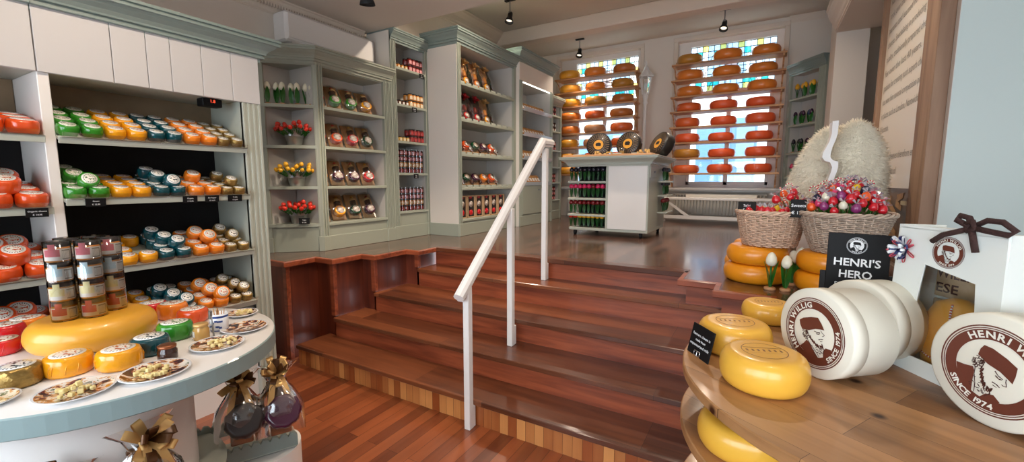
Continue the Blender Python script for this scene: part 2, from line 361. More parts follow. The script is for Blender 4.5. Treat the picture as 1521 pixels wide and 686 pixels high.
# ------------------------------------------------------------------ walls and ceilings
CZ, SZ = 4.15, 3.33
b = MB(); b.box((-4.3, -1.6, 0), (-4.2, 8.5, CZ+.2)); struct('wall_left', b, 'wall_paint')
# window wall with two openings
W1 = (-3.72, -2.11); W2 = (-1.46, .13); WZ = (1.49, 4.02)
b = MB(); y0, y1 = 8.3, 8.6
for x0, x1 in ((-4.3, W1[0]), (W1[1], W2[0]), (W2[1], 3.2)): b.box((x0, y0, UP-.1), (x1, y1, CZ+.2))
for x0, x1 in (W1, W2): b.box((x0, y0, UP-.1), (x1, y1, WZ[0])); b.box((x0, y0, WZ[1]), (x1, y1, CZ+.2))
struct('wall_back', b, 'wall_paint')
b = MB(); b.box((-4.3, -1.6, SZ), (3.2, 3.66, SZ+.08)); b.box((-4.3, 3.66, SZ), (3.2, 3.74, CZ+.2)); struct('ceiling_lower', b, 'ceiling_paint')
b = MB(); b.box((-4.3, 3.74, CZ), (3.2, 8.3, CZ+.1)); struct('ceiling_upper', b, 'ceiling_paint')
b = MB(); b.box((-4.2, 6.62, 3.93), (3.2, 6.86, CZ), bev=.01); struct('ceiling_beam', b, 'crown_white')
# partition with the blue-white wall face toward the shop, far wall, column, bulkhead
b = MB(); b.box((.952, 3.70, UP-.05), (3.2, 3.82, CZ), 1); b.box((.95, 3.702, UP-.05), (1.07, 5.66, CZ-.01)); struct('wall_partition', b, ['wall_paint', 'blue_wall'])
b = MB(); b.box((1.6, 3.6, UP-.05), (1.7, 8.5, CZ+.1)); struct('wall_right', b, 'wall_paint')
b = MB(); b.box((.66, 6.9, UP), (.99, 7.5, CZ-.01)); struct('wall_column', b, 'wall_paint')
b = MB(); b.box((.655, 4.2, 3.44), (1.6, 6.9, CZ)); struct('ceiling_bulkhead', b, 'ceiling_paint')
b = MB(); b.box((3.1, -1.6, 0), (3.2, 3.6, SZ)); struct('wall_side', b, 'wall_paint')
# shop front behind the camera: low wall, piers, lintel around glazed openings sized to limit daylight
b = MB(); b.box((-4.3, -1.7, 0), (3.2, -1.6, .8)); b.box((-4.3, -1.7, 2.45), (3.2, -1.6, SZ+.05))
for x0, x1 in ((-4.3, -3.9), (-1.75, -1.55), (.55, .75), (2.9, 3.2)): b.box((x0, -1.7, .8), (x1, -1.6, 2.45))
struct('wall_front', b, 'white_paint')
for i, (x0, x1) in enumerate(((-3.9, -1.75), (-1.55, .55), (.75, 2.9))):
    b = MB(); b.box((x0, -1.66, .8), (x1, -1.655, 2.45)); struct('window_%d' % (i+3), b, 'clear_glass')
def crown(out, z1, h):
    return [(0, z1), (out, z1), (out, z1-.1*h), (out*.86, z1-.16*h), (out*.8, z1-.3*h), (out*.6, z1-.52*h), (out*.3, z1-.72*h), (out*.22, z1-.84*h), (out*.1, z1-.9*h), (out*.08, z1-h), (0, z1-h)]
# crown moulding on the lower left wall (with small dentils) and on the upper left wall
b = MB(); b.sweep([(-4.2, -1.6), (-4.2, 3.66)], crown(.09, SZ, .13))
for i in range(90):
    y = 1.2+i*.0275; b.box((-4.2+.03, y, SZ-.085), (-4.2+.075, y+.015, SZ-.055))
struct('trim_1', b, 'crown_white')
b = MB(); b.sweep([(-4.2, 3.76), (-4.2, 6.62)], crown(.16, CZ, .2)); struct('trim_2', b, 'crown_white')
b = MB(); b.sweep([(.655, 6.9), (.655, 4.2)], crown(.12, 3.72, .26)); struct('trim_3', b, 'crown_white')
b = MB(); b.sweep([(W2[1]+.05, 8.3), (.63, 8.3)], crown(.05, CZ, .1)); struct('trim_4', b, 'crown_white')
b = MB(); b.box((.935, 5.58, UP), (1.085, 5.7, CZ-.75), bev=.01); struct('trim_5', b, 'white_paint')
# ------------------------------------------------------------------ windows
def mixglass(name, tr, tl, f):
    m = bpy.data.materials.new(name); m.use_nodes = True; nt = m.node_tree; nt.nodes.clear(); o = nt.nodes.new('ShaderNodeOutputMaterial')
    t = nt.nodes.new('ShaderNodeBsdfTransparent'); t.inputs[0].default_value = (*tr, 1); l = nt.nodes.new('ShaderNodeBsdfTranslucent'); l.inputs[0].default_value = (*tl, 1)
    x = nt.nodes.new('ShaderNodeMixShader'); x.inputs[0].default_value = f; nt.links.new(t.outputs[0], x.inputs[1]); nt.links.new(l.outputs[0], x.inputs[2]); nt.links.new(x.outputs[0], o.inputs[0]); MATS[name] = m
mixglass('stain_clear', (.95, .97, .97), (.9, .95, .95), .15); mixglass('stain_teal', (.05, .62, .50), (.08, .7, .6), .12)
mixglass('stain_amber', (.85, .62, .15), (.9, .7, .2), .12); mixglass('stain_pink', (.8, .45, .35), (.8, .5, .4), .12); mixglass('stain_mint', (.35, .8, .68), (.4, .85, .7), .12)
mat('lead', (40, 42, 44), .6)
for wi, (x0, x1) in enumerate((W1, W2)):
    z0, z1 = WZ; yg = 8.46
    w = bpy.data.objects.new('window_%d' % (wi+1), None); COL.objects.link(w); w.location = ((x0+x1)/2, 8.4, z0); w['kind'] = 'structure'
    g0, g1 = (x0+.32, x1-.07) if wi == 0 else (x0+.2, x1-.1); zs = 3.16; zt = 3.93; zb = 1.53
    b = MB()
    for a, c, e, f in ((x0, g0, zb, zt), (g1, x1, zb, zt), (x0, x1, z0, zb), (x0, x1, zt, z1), (g0, g1, zs-.06, zs)): b.box((a, 8.40, e), (c, 8.50, f))
    b.build('window_frame', 'white_paint', w)
    b = MB(); xm = g0+(g1-g0)*(.5 if wi else .48)
    for a, c, e, f in ((g0, g0+.05, zb, zs-.06), (g1-.05, g1, zb, zs-.06), (g0, g1, zb, zb+.06), (g0, g1, zs-.11, zs-.06), (xm-.035, xm+.035, zb, zs-.06), (g0, g1, 2.28, 2.32)): b.box((a, 8.43, e), (c, 8.48, f), bev=.005)
    b.build('sash', 'white_paint', w)
    b = MB(); b.box((g0, yg, zb), (g1, yg+.004, zs-.06)); b.build('window_pane', 'clear_glass', w)
    # leaded light: cells of coloured glass
    b = MB(); nx, nz = 14, 8; dx, dz = (g1-g0)/nx, (zt-zs)/nz; cx = (g0+g1)/2
    for i in range(nx):
        for j in range(nz):
            m = 0; u = abs((i+.5)/nx-.5)*2; v = (j+.5)/nz
            if i in (0, nx-1) or j == nz-1 or j == 0: m = 2 if (i+j) % 3 == 0 else 0
            elif u > .78 and (v > .7 or v < .3): m = 1 if (i+2*j) % 4 != 0 else 4
            elif .3 < u < .6 and v < .3: m = 1 if v < .2 else 4
            elif .3 < u < .5 and v > .7: m = 0 if wi == 0 else 1
            elif u < .12 and .3 < v < .7: m = 3
            b.add([(g0+i*dx, yg, zs+j*dz), (g0+(i+1)*dx, yg, zs+j*dz), (g0+(i+1)*dx, yg, zs+(j+1)*dz), (g0+i*dx, yg, zs+(j+1)*dz)], [(0, 1, 2, 3)], m)
    b.build('stained_pane', ['stain_clear', 'stain_teal', 'stain_amber', 'stain_pink', 'stain_mint'], w)
    b = MB()
    for i in range(nx+1): b.box((g0+i*dx-.0045, yg-.006, zs), (g0+i*dx+.0045, yg+.006, zt))
    for j in range(nz+1): b.box((g0, yg-.006, zs+j*dz-.0045), (g1, yg+.006, zs+j*dz+.0045))
    for rr, cz, a0, a1 in ((.42, zs+.02, 0, pi), (.34, zs+.02, 0, pi), (.13, zs+.5, 0, 2*pi), (.07, zs+.5, 0, 2*pi)):
        b.tube([(cx+rr*cos(a0+(a1-a0)*t/24), yg-.002, cz+rr*sin(a0+(a1-a0)*t/24)*(.8 if rr > .2 else 1)) for t in range(25)], .005, 4)
    for sx in (-1, 1):
        b.tube([(cx+sx*(.2+.3*t/20), yg-.002, zs+.45+.16*sin(t/20*2*pi)) for t in range(21)], .005, 4)
        b.tube([(cx+sx*(.45+.06*cos(t/16*2*pi)), yg-.002, zs+.3+.06*sin(t/16*2*pi)) for t in range(17)], .005, 4)
    b.build('lead_lines', 'lead', w)
    b = MB(); b.box((x0-.16, 8.06, z0-.045), (x1+.16, 8.4, z0), bev=.008); b.box((x0-.1, 8.14, z0-.07), (x1+.1, 8.3, z0-.045)); b.build('window_sill', 'white_paint', w)
    b = MB(); b.sweep([(x0-.0, z0), (x0-.0, z1), (x1, z1), (x1, z0)], [(0, 0)]*3) if False else None
    c = .07; b.box((x0-c, 8.27, z0), (x0, 8.299, z1), bev=.006); b.box((x1, 8.27, z0), (x1+c, 8.299, z1), bev=.006); b.box((x0-c, 8.268, z1), (x1+c, 8.299, z1+c), bev=.006); b.build('window_casing', 'crown_white', w)
# ------------------------------------------------------------------ world, sun and lamps
wd = bpy.data.worlds.new('world'); SC.world = wd; wd.use_nodes = True; nt = wd.node_tree; bg = nt.nodes['Background']
bg.inputs[0].default_value = (.80, .90, 1., 1); bg.inputs[1].default_value = WORLD if 'WORLD' in globals() else 8.0
def area(name, loc, rot, sx, sy, e, col, portal=False):
    l = bpy.data.lights.new(name, 'AREA'); l.shape = 'RECTANGLE'; l.size = sx; l.size_y = sy; l.energy = e; l.color = col
    o = bpy.data.objects.new(name, l); COL.objects.link(o); o.location = loc; o.rotation_euler = rot
    if portal: l.cycles.is_portal = True
    return o
area('portal', (-2.9, 8.62, 2.75), (R(-90), 0, 0), 1.6, 2.5, 1, (1, 1, 1), True)
area('portal', (-.66, 8.62, 2.75), (R(-90), 0, 0), 1.6, 2.5, 1, (1, 1, 1), True)
area('portal', (-.5, -1.72, 1.62), (R(90), 0, 0), 6.8, 1.66, 1, (1, 1, 1), True)
def spot(name, loc, tgt, e, col=(1, .83, .66), ang=95, blend=.8, r=.05):
    l = bpy.data.lights.new(name, 'SPOT'); l.energy = e; l.color = col; l.spot_size = R(ang); l.spot_blend = blend; l.shadow_soft_size = r
    o = bpy.data.objects.new(name, l); COL.objects.link(o); o.location = loc; o.rotation_euler = (V(tgt)-V(loc)).to_track_quat('-Z', 'Y').to_euler(); return o
LAMPS = []
lm = None
def track_spot(loc, tgt, label, e=60, first=None):
    "ceiling spotlight: mounting plate, stem, black conical head with a bright lens; carries a real lamp"
    z = loc[2]; d = (V(tgt)-V((loc[0], loc[1], z-.24))).normalized(); hc = V((loc[0], loc[1], z-.22))
    t = thing('ceiling_spotlight', label, 'spotlight', loc, group='ceiling spotlights')
    b = MB(); b.box((loc[0]-.08, loc[1]-.025, z-.02), (loc[0]+.08, loc[1]+.025, z), bev=.004); b.build('mounting_plate', 'matte_black', t)
    b = MB(); b.cyl((loc[0], loc[1], z-.02), (loc[0], loc[1], z-.2), .008); b.cyl((loc[0], loc[1], z-.16), (loc[0], loc[1], z-.2), .022); b.build('stem', 'steel', t)
    b = MB(); b.T = M4.Translation(hc) @ d.to_track_quat('Z', 'Y').to_matrix().to_4x4()
    b.lathe([(.0, -.05), (.03, -.05), (.035, -.02), (.035, .02), (.058, .075), (.062, .095), (.056, .095), (.05, .07)], 20, cap=False); b.build('lamp_head', 'matte_black', t)
    b = MB(); b.T = M4.Translation(hc) @ d.to_track_quat('Z', 'Y').to_matrix().to_4x4(); b.lathe([(.045, .062), (.03, .058), (0, .056)], 20, cap=False); b.build('lens', 'lamp_glow', t)
    spot('spot_light', tuple(hc+d*.11), tgt, e); return t
emis('lamp_glow', (1, .85, .65), 1.6)
track_spot((-3.27, 5.54, CZ), (-3.3, 4.6, 1.0), 'black ceiling spotlight nearest the tall gift cabinets, in front of the white beam', 150)
track_spot((-3.04, 7.63, CZ), (-3.0, 6.6, 1.0), 'small ceiling spotlight behind the beam near the left window', 130)
track_spot((-.665, 7.43, CZ), (-.9, 6.0, .9), 'ceiling spotlight above the right window rack', 130)
track_spot((-2.86, 2.575, SZ), (-3.1, 2.9, .9), 'ceiling spotlight on the low ceiling, partly cut off at the top edge', 120)
# added unseen spot lamps without fixtures, brightening the lower and upper floor
for i, (x, y, tx, ty, e) in enumerate(((-1.9, 1.0, -3.3, 1.2, 70), (-1.9, .2, -2.6, .5, 40), (-.6, 1.7, -1.7, 2.9, 80), (.6, .8, .5, 1.7, 40), (-.4, 4.9, .2, 3.9, 160), (-1.6, 4.6, -1.5, 5.6, 170), (-2.0, 4.4, -3.9, 3.6, 170), (-.3, 5.6, .2, 6.6, 50))):
    spot('spot_light', (x, y, (SZ if y < 3.6 else CZ)-.1), (tx, ty, .9), e, ang=110)
SC.view_settings.view_transform = 'Standard'; SC.view_settings.look = 'None'; SC.view_settings.gamma = 1; SC.view_settings.use_curve_mapping = False
SC.view_settings.exposure = 0.
# ------------------------------------------------------------------ cabinets (local frame: x along the width, y inward, z up)
SAGE, IN = 'sage', 'cab_inner'
def flute(b, x0, x1, z0, z1, y=-.0, n=3, mi=0, t=.012):
    "fluted pilaster face: raised ribs on a board"
    b.box((x0, y-.006, z0), (x1, y+.02, z1), mi)
    w = (x1-x0)/(2*n+1)
    for i in range(n+1): b.box((x0+2*i*w, y-.006-t, z0+.0), (x0+(2*i+1)*w, y-.005, z1), mi, bev=.002)
def corn_prof(out, z1, h):
    return [(0, z1), (out, z1), (out, z1-.10*h), (out*.90, z1-.11*h), (out*.90, z1-.17*h), (out*.97, z1-.18*h), (out*.97, z1-.25*h), (out*.84, z1-.27*h), (out*.74, z1-.36*h), (out*.52, z1-.48*h), (out*.40, z1-.60*h), (out*.38, z1-.66*h), (out*.26, z1-.67*h), (out*.26, z1-.74*h), (out*.32, z1-.75*h), (out*.32, z1-.82*h), (out*.14, z1-.84*h), (out*.12, z1-h), (0, z1-h)]
def cabinet(name, label, loc, rz, w, d, z0, ztop, open_top, open_bot, shelves, stiles=(.08, .08), corn=(.1, .16), matf='sage', back='cab_inner', ends=(True, True), side_ext=(0, 0), st=.03, cornice_mat=None, plinth=.12, inner='cab_inner', lip=.02, side_mat=None, cshift=0.):
    t = thing(name, label, 'cabinet', loc, rz)
    zz = lambda z: z-loc[2]
    b = MB(); b.box((.0, d-.02, 0), (w, d, zz(ztop)), 0)
    b.box((.0, .02, 0), (.02, d, zz(ztop)), 1); b.box((w-.02, .02, 0), (w, d, zz(ztop)), 1); b.box((0, .02, zz(ztop)-.02), (w, d, zz(ztop)), 1); b.box((0, .02, zz(open_top)), (w, d, zz(open_top)+.02), 1)
    b.box((stiles[0], .02, zz(open_bot)-.02), (w-stiles[1], d, zz(open_bot)), 1)
    for s, x in ((0, stiles[0]-.015), (1, w-stiles[1])): b.box((x, .02, zz(open_bot)), (x+.015, d-.02, zz(open_top)), 1)
    b.build('carcass', [back, inner], t, world=False)
    if side_mat:
        b = MB(); b.box((-.006, .0, 0), (.0, d, zz(ztop))); b.build('side_board', side_mat, t, world=False)
    b = MB(); b.box((0, 0, zz(open_top)), (w, .02, zz(ztop))); b.build('top_rail', matf, t, world=False); b = MB(); b.box((0, 0, 0), (w, .02, zz(open_bot))); b.build('bottom_rail', matf, t, world=False)
    for x0, x1 in ((0, stiles[0]), (w-stiles[1], w)):
        b = MB(); flute(b, x0, x1, 0, zz(open_top)+(.0), 0, max(1, int((x1-x0)/.024))); b.box((x0-.004, -.022, 0), (x1+.004, .0, plinth), bev=.004); b.build('pilaster', matf, t, world=False)
    if plinth:
        b = MB(); b.box((0, -.012, 0), (w, .0, plinth), bev=.004); b.build('plinth', matf, t, world=False)
    for z in shelves:
        b = MB(); b.box((stiles[0]-.002, -lip, zz(z)-st), (w-stiles[1]+.002, d-.02, zz(z)), bev=.004); b.build('shelf', matf, t, world=False)
    if corn:
        pth = []
        if ends[0]: pth.append((0, d))
        pth += [(0, 0), (w, 0)]
        if ends[1]: pth.append((w, d))
        # local travel direction +x, outward = -y = right of travel
        b = MB(); b.sweep(pth, corn_prof(corn[0], zz(ztop)+.02, corn[1])); b.prism([(0, 0), (w, 0), (w, d), (0, d)], zz(ztop)-.001, zz(ztop)+.019); b.build('cornice', cornice_mat or matf, t, world=False)
    return t
R90 = R(90)
# ---- chilled wall cabinets on the lower floor: two bays
def cheese_bay(label, y0, y1, left_side, pil):
    x = -3.2; d = .42; t = thing('cheese_cabinet', label, 'cabinet', (x, y0, 0), R90); w = y1-y0
    b = MB(); b.box((0, d, 0), (w, d+.02, 1.93), 0); b.box((0, d, 1.93), (w, d+.02, 2.17), 1); b.box((0, .02, 2.155), (w, d, 2.17), 2); b.build('back_panel', ['black_inner', 'beige_inner', 'sage_light'], t, world=False)
    for s in (0, 1):
        b = MB(); xx = 0 if s == 0 else w-.045; b.box((xx, 0, .12), (xx+.045, d, 2.155), bev=.003)
        if not (s == 1 and pil is None): b.build('side_board', 'white_paint', t, world=False)
    # fascia of upright white boards
    js = [0, .30, .46, .58, .75, .93, w] if w < 1.3 else [0, .45, .9, w]
    for p, q in zip(js, js[1:]):
        if q-p < .02: continue
        b = MB(); b.box((p+.0015, -.018, 2.148), (q-.0015, .012, 2.49), bev=.002); b.build('fascia_board', 'fascia_white', t, world=False)
    b = MB(); b.sweep([(0, 0), (w, 0)] + ([(w, d)] if pil else []), corn_prof(.12, 2.6, .16)); b.box((0, 0, 2.45), (w, d, 2.6)); b.build('cornice', 'sage_dark', t, world=False)
    if pil:
        b = MB(); flute(b, w-pil, w, .2, 2.15, 0, 3, t=.008); b.box((w-pil-.01, -.03, 0), (w+.012, .02, .2), bev=.006); b.box((w-pil, .0, 0), (w, d, 2.5)); b.build('pilaster', 'sage_light', t, world=False)
    b = MB(); b.box((0, .02, 0), (w, .05, .3)); b.build('plinth', 'white_paint', t, world=False)
    return t
L2 = cheese_bay('white wall cabinet with a fluted end post, its shelves in rows of coloured cheeses', .73, 1.845, True, .125)
L1 = cheese_bay('white wall cabinet of orange cheeses, cut off at the left edge', -.62, .728, True, None)
b = MB(); b.box((-3.33, 1.50, 2.10), (-3.25, 1.62, 2.152), 0, bev=.004)
therm = b.build('temperature_display', ['black'], None); tag(therm, 'small black temperature display under the fascia of the chilled cabinet', 'display')
emis('red_led', (1, .08, .03), 1.5)
b = MB(); b.T = frame_T((-3.249, 1.56, 2.125), (0, 1, 0), (0, 0, 1)); text(b, '1.8', .028, M4.Identity(4), 0, .02); b.build('digits', ['red_led'], therm)
# shelves of the chilled bays: inclined trays with a clear front strip
TRAYS = {}
def tray(parent, y0, y1, z, tilt, d=.40, proud=.035, tagm=()):
    "inclined tray: returns matrix (x along +Y world from y0, y inward/up the slope, z normal)"
    w = y1-y0; o = (-3.2+proud, y0, z)
    T = frame_T(o, (0, 1, 0), (-cos(R(tilt)), 0, sin(R(tilt))))
    inv = wm(parent).inverted()
    b = MB(); b.T = inv @ T; b.box((0, 0, -.018), (w, d, -.002), bev=.002); b.box((0, -.006, -.03), (w, .006, .008), bev=.002); t = b.build('tray_shelf', 'tray_grey', parent, world=False)
    b = MB(); b.T = inv @ T; b.box((.01, -.010, .004), (w-.005, -.007, .034)); b.build('front_strip', 'acrylic', parent, world=False)
    return T
SHZ2 = [(1.825, 24), (1.50, 14), (1.105, 16), (.735, 18)]
SHZ1 = [(1.825, 12), (1.46, 12), (1.10, 16), (.735, 18)]
T2 = [tray(L2, .775, 1.72, z, a) for z, a in SHZ2]
T1 = [tray(L1, -.3, .727, z, a) for z, a in SHZ1]
# ---- upper floor cabinets
A_ = cabinet('gift_cabinet', 'sage green cabinet of cheese gift boards between the tulip corner and the jar cabinet', (-3.8, 2.745, UP), R90, .975, .34, UP, 2.76, 2.74, 1.17,
             [1.18, 1.55, 1.945, 2.33], stiles=(.07, .12), corn=None, plinth=.15)
# diagonal open corner left of it
ca = V((-3.8, 2.745)); cb = V((-4.17, 2.40)); dg = (ca-cb); wdg = dg.length; ang = math.atan2(dg.y, dg.x)
A2 = thing('corner_shelf', 'sage green corner shelf unit of tulips with an angled front', 'shelf', (cb.x, cb.y, UP), ang)
b = MB(); iv = wm(A2).inverted()
b.prism([(-4.195, 2.40), (-4.18, 2.40), (-4.18, 2.74), (-4.195, 2.74)], UP, 2.76); b.prism([(-4.19, 2.745), (-3.8, 2.745), (-3.8, 2.73), (-4.19, 2.73)], UP, 2.76)
b.build('back_board', IN, A2)
zz = lambda z: z-UP
for z in (1.18, 1.55, 1.945, 2.33):
    b = MB(); b.prism([(-4.185, 2.37), (-4.16, 2.385), (-4.02, 2.505), (-3.90, 2.62), (-3.80, 2.73), (-3.8, 2.735), (-4.185, 2.735)], z-.03, z); b.build('shelf', SAGE, A2)
b = MB(); b.box((0, 0, 0), (wdg, .02, .26), bev=.003); b.build('bottom_rail', SAGE, A2, world=False); b = MB(); b.box((0, 0, zz(2.7)), (wdg, .02, zz(2.78))); b.build('top_rail', SAGE, A2, world=False)
for x0, x1 in ((-.01, .05), (wdg-.03, wdg+.015)):
    b = MB(); b.box((x0, -.01, 0), (x1, .02, zz(2.76)), bev=.003); b.box((x0-.006, -.02, 0), (x1+.006, -.005, .15), bev=.003); b.build('post', SAGE, A2, world=False)
# one mitred cornice runs over both
b = MB(); b.sweep([(-4.2, 2.37), (cb.x, cb.y-.03), (ca.x, ca.y-.01), (-3.8, 3.72)], corn_prof(.10, 2.86, .15)); b.prism([(-4.2, 2.37), (cb.x, cb.y-.03), (ca.x, ca.y-.01), (-3.8, 3.72), (-4.2, 3.72)], 2.70, 2.855)
c_ = b.build('cornice', SAGE, A_)
B_ = cabinet('jar_cabinet', 'tall narrow sage green cabinet of jam jars next to the white side panel', (-3.8, 3.722, UP), R90, .626, .36, UP, 3.31, 3.28, 1.2,
             [1.235, 1.70, 2.08, 2.51, 2.93], stiles=(.08, .045), corn=(.08, .14), ends=(False, False), plinth=.16, side_mat='wall_paint', cornice_mat='sage_dark')
C_ = cabinet('gift_cabinet', 'tall sage green cabinet with a white side, full of wrapped gift packs', (-3.32, 4.35, UP), R90, 1.42, .5, UP, 3.40, 3.27, 1.09,
             [1.115, 1.515, 1.94, 2.37, 2.81], stiles=(.06, .06), corn=(.10, .17), ends=(True, True), plinth=.16, side_mat='wall_paint', cornice_mat='sage_dark')
b = MB(); b.box((-.014, -.006, 0), (.0, .5, .16), bev=.003); b.build('side_plinth', SAGE, C_, world=False)
D_ = cabinet('bakery_cabinet', 'cabinet with lit top, slanting trays of packs and sage cupboard door', (-3.25, 5.775, UP), R90, 1.16, .5, UP, 3.52, 3.10, 1.58,
             [], stiles=(.08, .05), corn=(.10, .16), ends=(True, True), plinth=.16, side_mat='wall_paint', cornice_mat='sage_dark')
b = MB(); b.box((0, -.008, zz(3.1)), (1.16, .0, zz(3.36))); b.build('fascia_board', 'wall_paint', D_, world=False)
dr = MB(); dr.box((.09, -.02, .18), (1.1, -.002, .64), bev=.004); dr = dr.build('door', SAGE, D_, world=False)
b = MB(); b.cyl((.62, -.02, .56), (.62, -.045, .56), .009); b.cyl((.72, -.02, .56), (.72, -.045, .56), .009); b.build('handle', 'steel', dr, world=False)
emis('strip_glow', (1, .93, .8), 5)
b = MB(); b.box((.1, .02, zz(3.088)), (1.1, .03, zz(3.098))); b.build('strip_light', 'strip_glow', D_, world=False)
E_ = cabinet('jar_cabinet', 'narrow sage green cabinet in the far corner, beside the left window', (-3.36, 6.94, UP), R90, .62, .4, UP, 3.08, 3.0, 1.25,
             [1.26, 1.58, 1.86, 2.16, 2.5, 2.78], stiles=(.04, .05), corn=(.07, .16), ends=(False, True), plinth=.16)
# ---- corner cabinet on the right
cl = V((.24, 8.22)); cr = V((.655, 7.62)); dd = cr-cl; wr = dd.length; ar = math.atan2(dd.y, dd.x)
F_ = cabinet('corner_cabinet', 'angled sage green corner cabinet of wooden tulips right of the right window', (cl.x, cl.y, UP), ar, wr, .2, UP, 3.36, 3.22, 1.2,
             [1.3, 1.66, 2.04, 2.46, 2.86], stiles=(.05, .13), corn=(.07, .17), ends=(False, False), plinth=.16, cornice_mat='sage_dark')
# ------------------------------------------------------------------ hand rail
t = thing('hand_rail', 'white painted stair hand rail on three square posts', 'hand rail', (-1.6, 2.15, 0))
def railz(y): return .89+(y-2.05)*(1.93-.89)/(3.36-2.05)
posts = [(-1.575, 2.14, 0), (-1.60, 2.72, 2*H), (-1.665, 3.42, 4*H)]
for x, y, z in posts:
    b = MB(); b.box((x-.022, y-.022, z), (x+.022, y+.022, min(railz(y), 1.90)-.02), bev=.003); b.box((x-.022, y+.02, z), (x+.02, y+.05, z+.15), bev=.004); b.build('post', 'white_paint', t)
p0 = V((-1.575, 2.05, .89)); p1 = V((-1.665, 3.36, 1.93)); p2 = V((-1.675, 3.56, 1.935))
b = MB(); d = (p1-p0).normalized()
prof = [(-.034, -.012), (-.034, .012), (-.02, .03), (0, .036), (.02, .03), (.034, .012), (.034, -.012), (.022, -.018), (.022, -.034), (-.022, -.034), (-.022, -.018)]
vs = []
for q, tn in ((p0, d), (p1, (d+(p2-p1).normalized()).normalized()), (p2, (p2-p1).normalized())):
    sx = tn.cross(V((0, 0, 1))).normalized(); sz = sx.cross(tn).normalized(); k = 1.12 if q is p1 else 1
    for a, c in prof: vs.append(tuple(q+sx*a+sz*c*k))
n = len(prof); fs = [[k*n+i, (k+1)*n+i, (k+1)*n+(i+1) % n, k*n+(i+1) % n] for k in (0, 1) for i in range(n)]+[list(range(n)), list(range(2*n, 3*n))]
b.add(vs, fs); b.build('rail', 'white_paint', t)
# ------------------------------------------------------------------ air conditioner
t = thing('air_conditioner', 'white wall air conditioner above the sage green cabinets', 'air conditioner', (-4.2, 3.1, 2.93))
b = MB(); b.box((-4.2, 2.60, 2.93), (-3.995, 3.69, 3.21), bev=.02); b.build('body', 'white_paint', t)
b = MB(); b.box((-3.999, 2.62, 2.96), (-3.985, 3.67, 3.19), bev=.006); b.build('front_panel', 'white_paint', t)
b = MB(); b.box((-4.1, 2.66, 2.915), (-4.0, 3.63, 2.932), bev=.004); b.build('louvre', 'cab_inner', t)
# ------------------------------------------------------------------ window racks
def wheel_prof(r, h, belly=.5):
    "rounded cheese wheel, flat top and bottom"
    pts = [(0, 0), (r*.62, 0)]
    for k in range(11): a = -pi/2+pi*k/10; pts.append((r*.72+r*.28*cos(a)**.8 if cos(a) > 0 else r*.72, h/2+h/2*sin(a)))
    pts += [(r*.62, h), (0, h)]; return pts
cols = {'wax_ochre': (196, 134, 50), 'wax_orange': (238, 134, 50), 'wax_deep': (226, 100, 44), 'wax_gold': (240, 166, 48), 'wax_tan': (200, 142, 100), 'wax_red': (240, 96, 50), 'wax_brown': (190, 108, 46)}
for k, c in cols.items(): mat(k, c, .38, coat=.25, var=.12, vscale=6)
wh = MB(); wh.lathe(wheel_prof(.208, .145), 36, cap=False)
WH = {}
def rack(label, x0, x1, zs, cm, side):
    t = thing('cheese_rack', label, 'rack', ((x0+x1)/2, 8.06, zs[0]-.3)); y0, y1 = 7.80, 8.06
    for x in (x0+.03, x1-.05):
        b = MB(); b.box((x, 7.98, zs[0]-.24), (x+.022, y1, zs[-1]+.08), bev=.003); b.build('upright', 'rack_wood', t)
    for z in zs:
        b = MB(); b.box((x0-.0, y0-.03, z-.028), (x1+.0, y1, z), bev=.003); b.build('shelf_plank', 'rack_wood', t)
        for x in (x0+.03, x1-.05):
            b = MB(); T0 = b.T; b.T = M4.Translation((x, 0, 0)) @ M4(((0, 0, 1, 0), (1, 0, 0, 0), (0, 1, 0, 0), (0, 0, 0, 1)))
            b.prism([(7.80, z-.028), (7.80, z-.055), (7.86, z-.075), (7.90, z-.11), (7.93, z-.16), (7.985, z-.19), (7.985, z-.028)], 0, .022); b.build('bracket', 'rack_wood', t)
    for r_, z in enumerate(zs):
        for c in range(3):
            m = cm[len(zs)-1-r_][c]; nm = list(cols)[m]
            if nm not in WH: WH[nm] = wh.mesh('round_cheese', [MATS[nm]])
            o = bpy.data.objects.new('round_cheese', WH[nm]); COL.objects.link(o)
            o.location = (x0+(x1-x0)*(.17+.325*c)+random.uniform(-.02, .02), 7.93, z); o.rotation_euler = (0, 0, random.random()*6); s = random.uniform(.93, 1.03); o.scale = (s, s, random.uniform(.92, 1.05))
            pos = ['left', 'middle', 'right'][c]
            tag(o, f"{nm[4:].replace('deep','deep orange').replace('ochre','dark ochre')} cheese wheel, {pos} one on the {['top','second','third','fourth','fifth','sixth','seventh','lowest'][len(zs)-1-r_]} plank of the {side} window rack", 'cheese', group='cheese wheels on the window racks')
ZR = [1.735, 1.99, 2.245, 2.50, 2.755, 3.0, 3.265, 3.52]
rack('wooden rack of cheese wheels hanging across the left window', -3.60, -2.03, ZR, [[3,1,6],[3,1,0],[3,0,6],[1,2,6],[1,4,2],[3,4,2],[3,2,2],[3,1,2]], 'left')
rack('wooden rack of cheese wheels hanging across the right window', -1.46, .17, ZR, [[0,1,1],[1,1,1],[1,1,1],[2,5,5],[2,5,5],[5,5,5],[0,5,5],[2,5,5]], 'right')
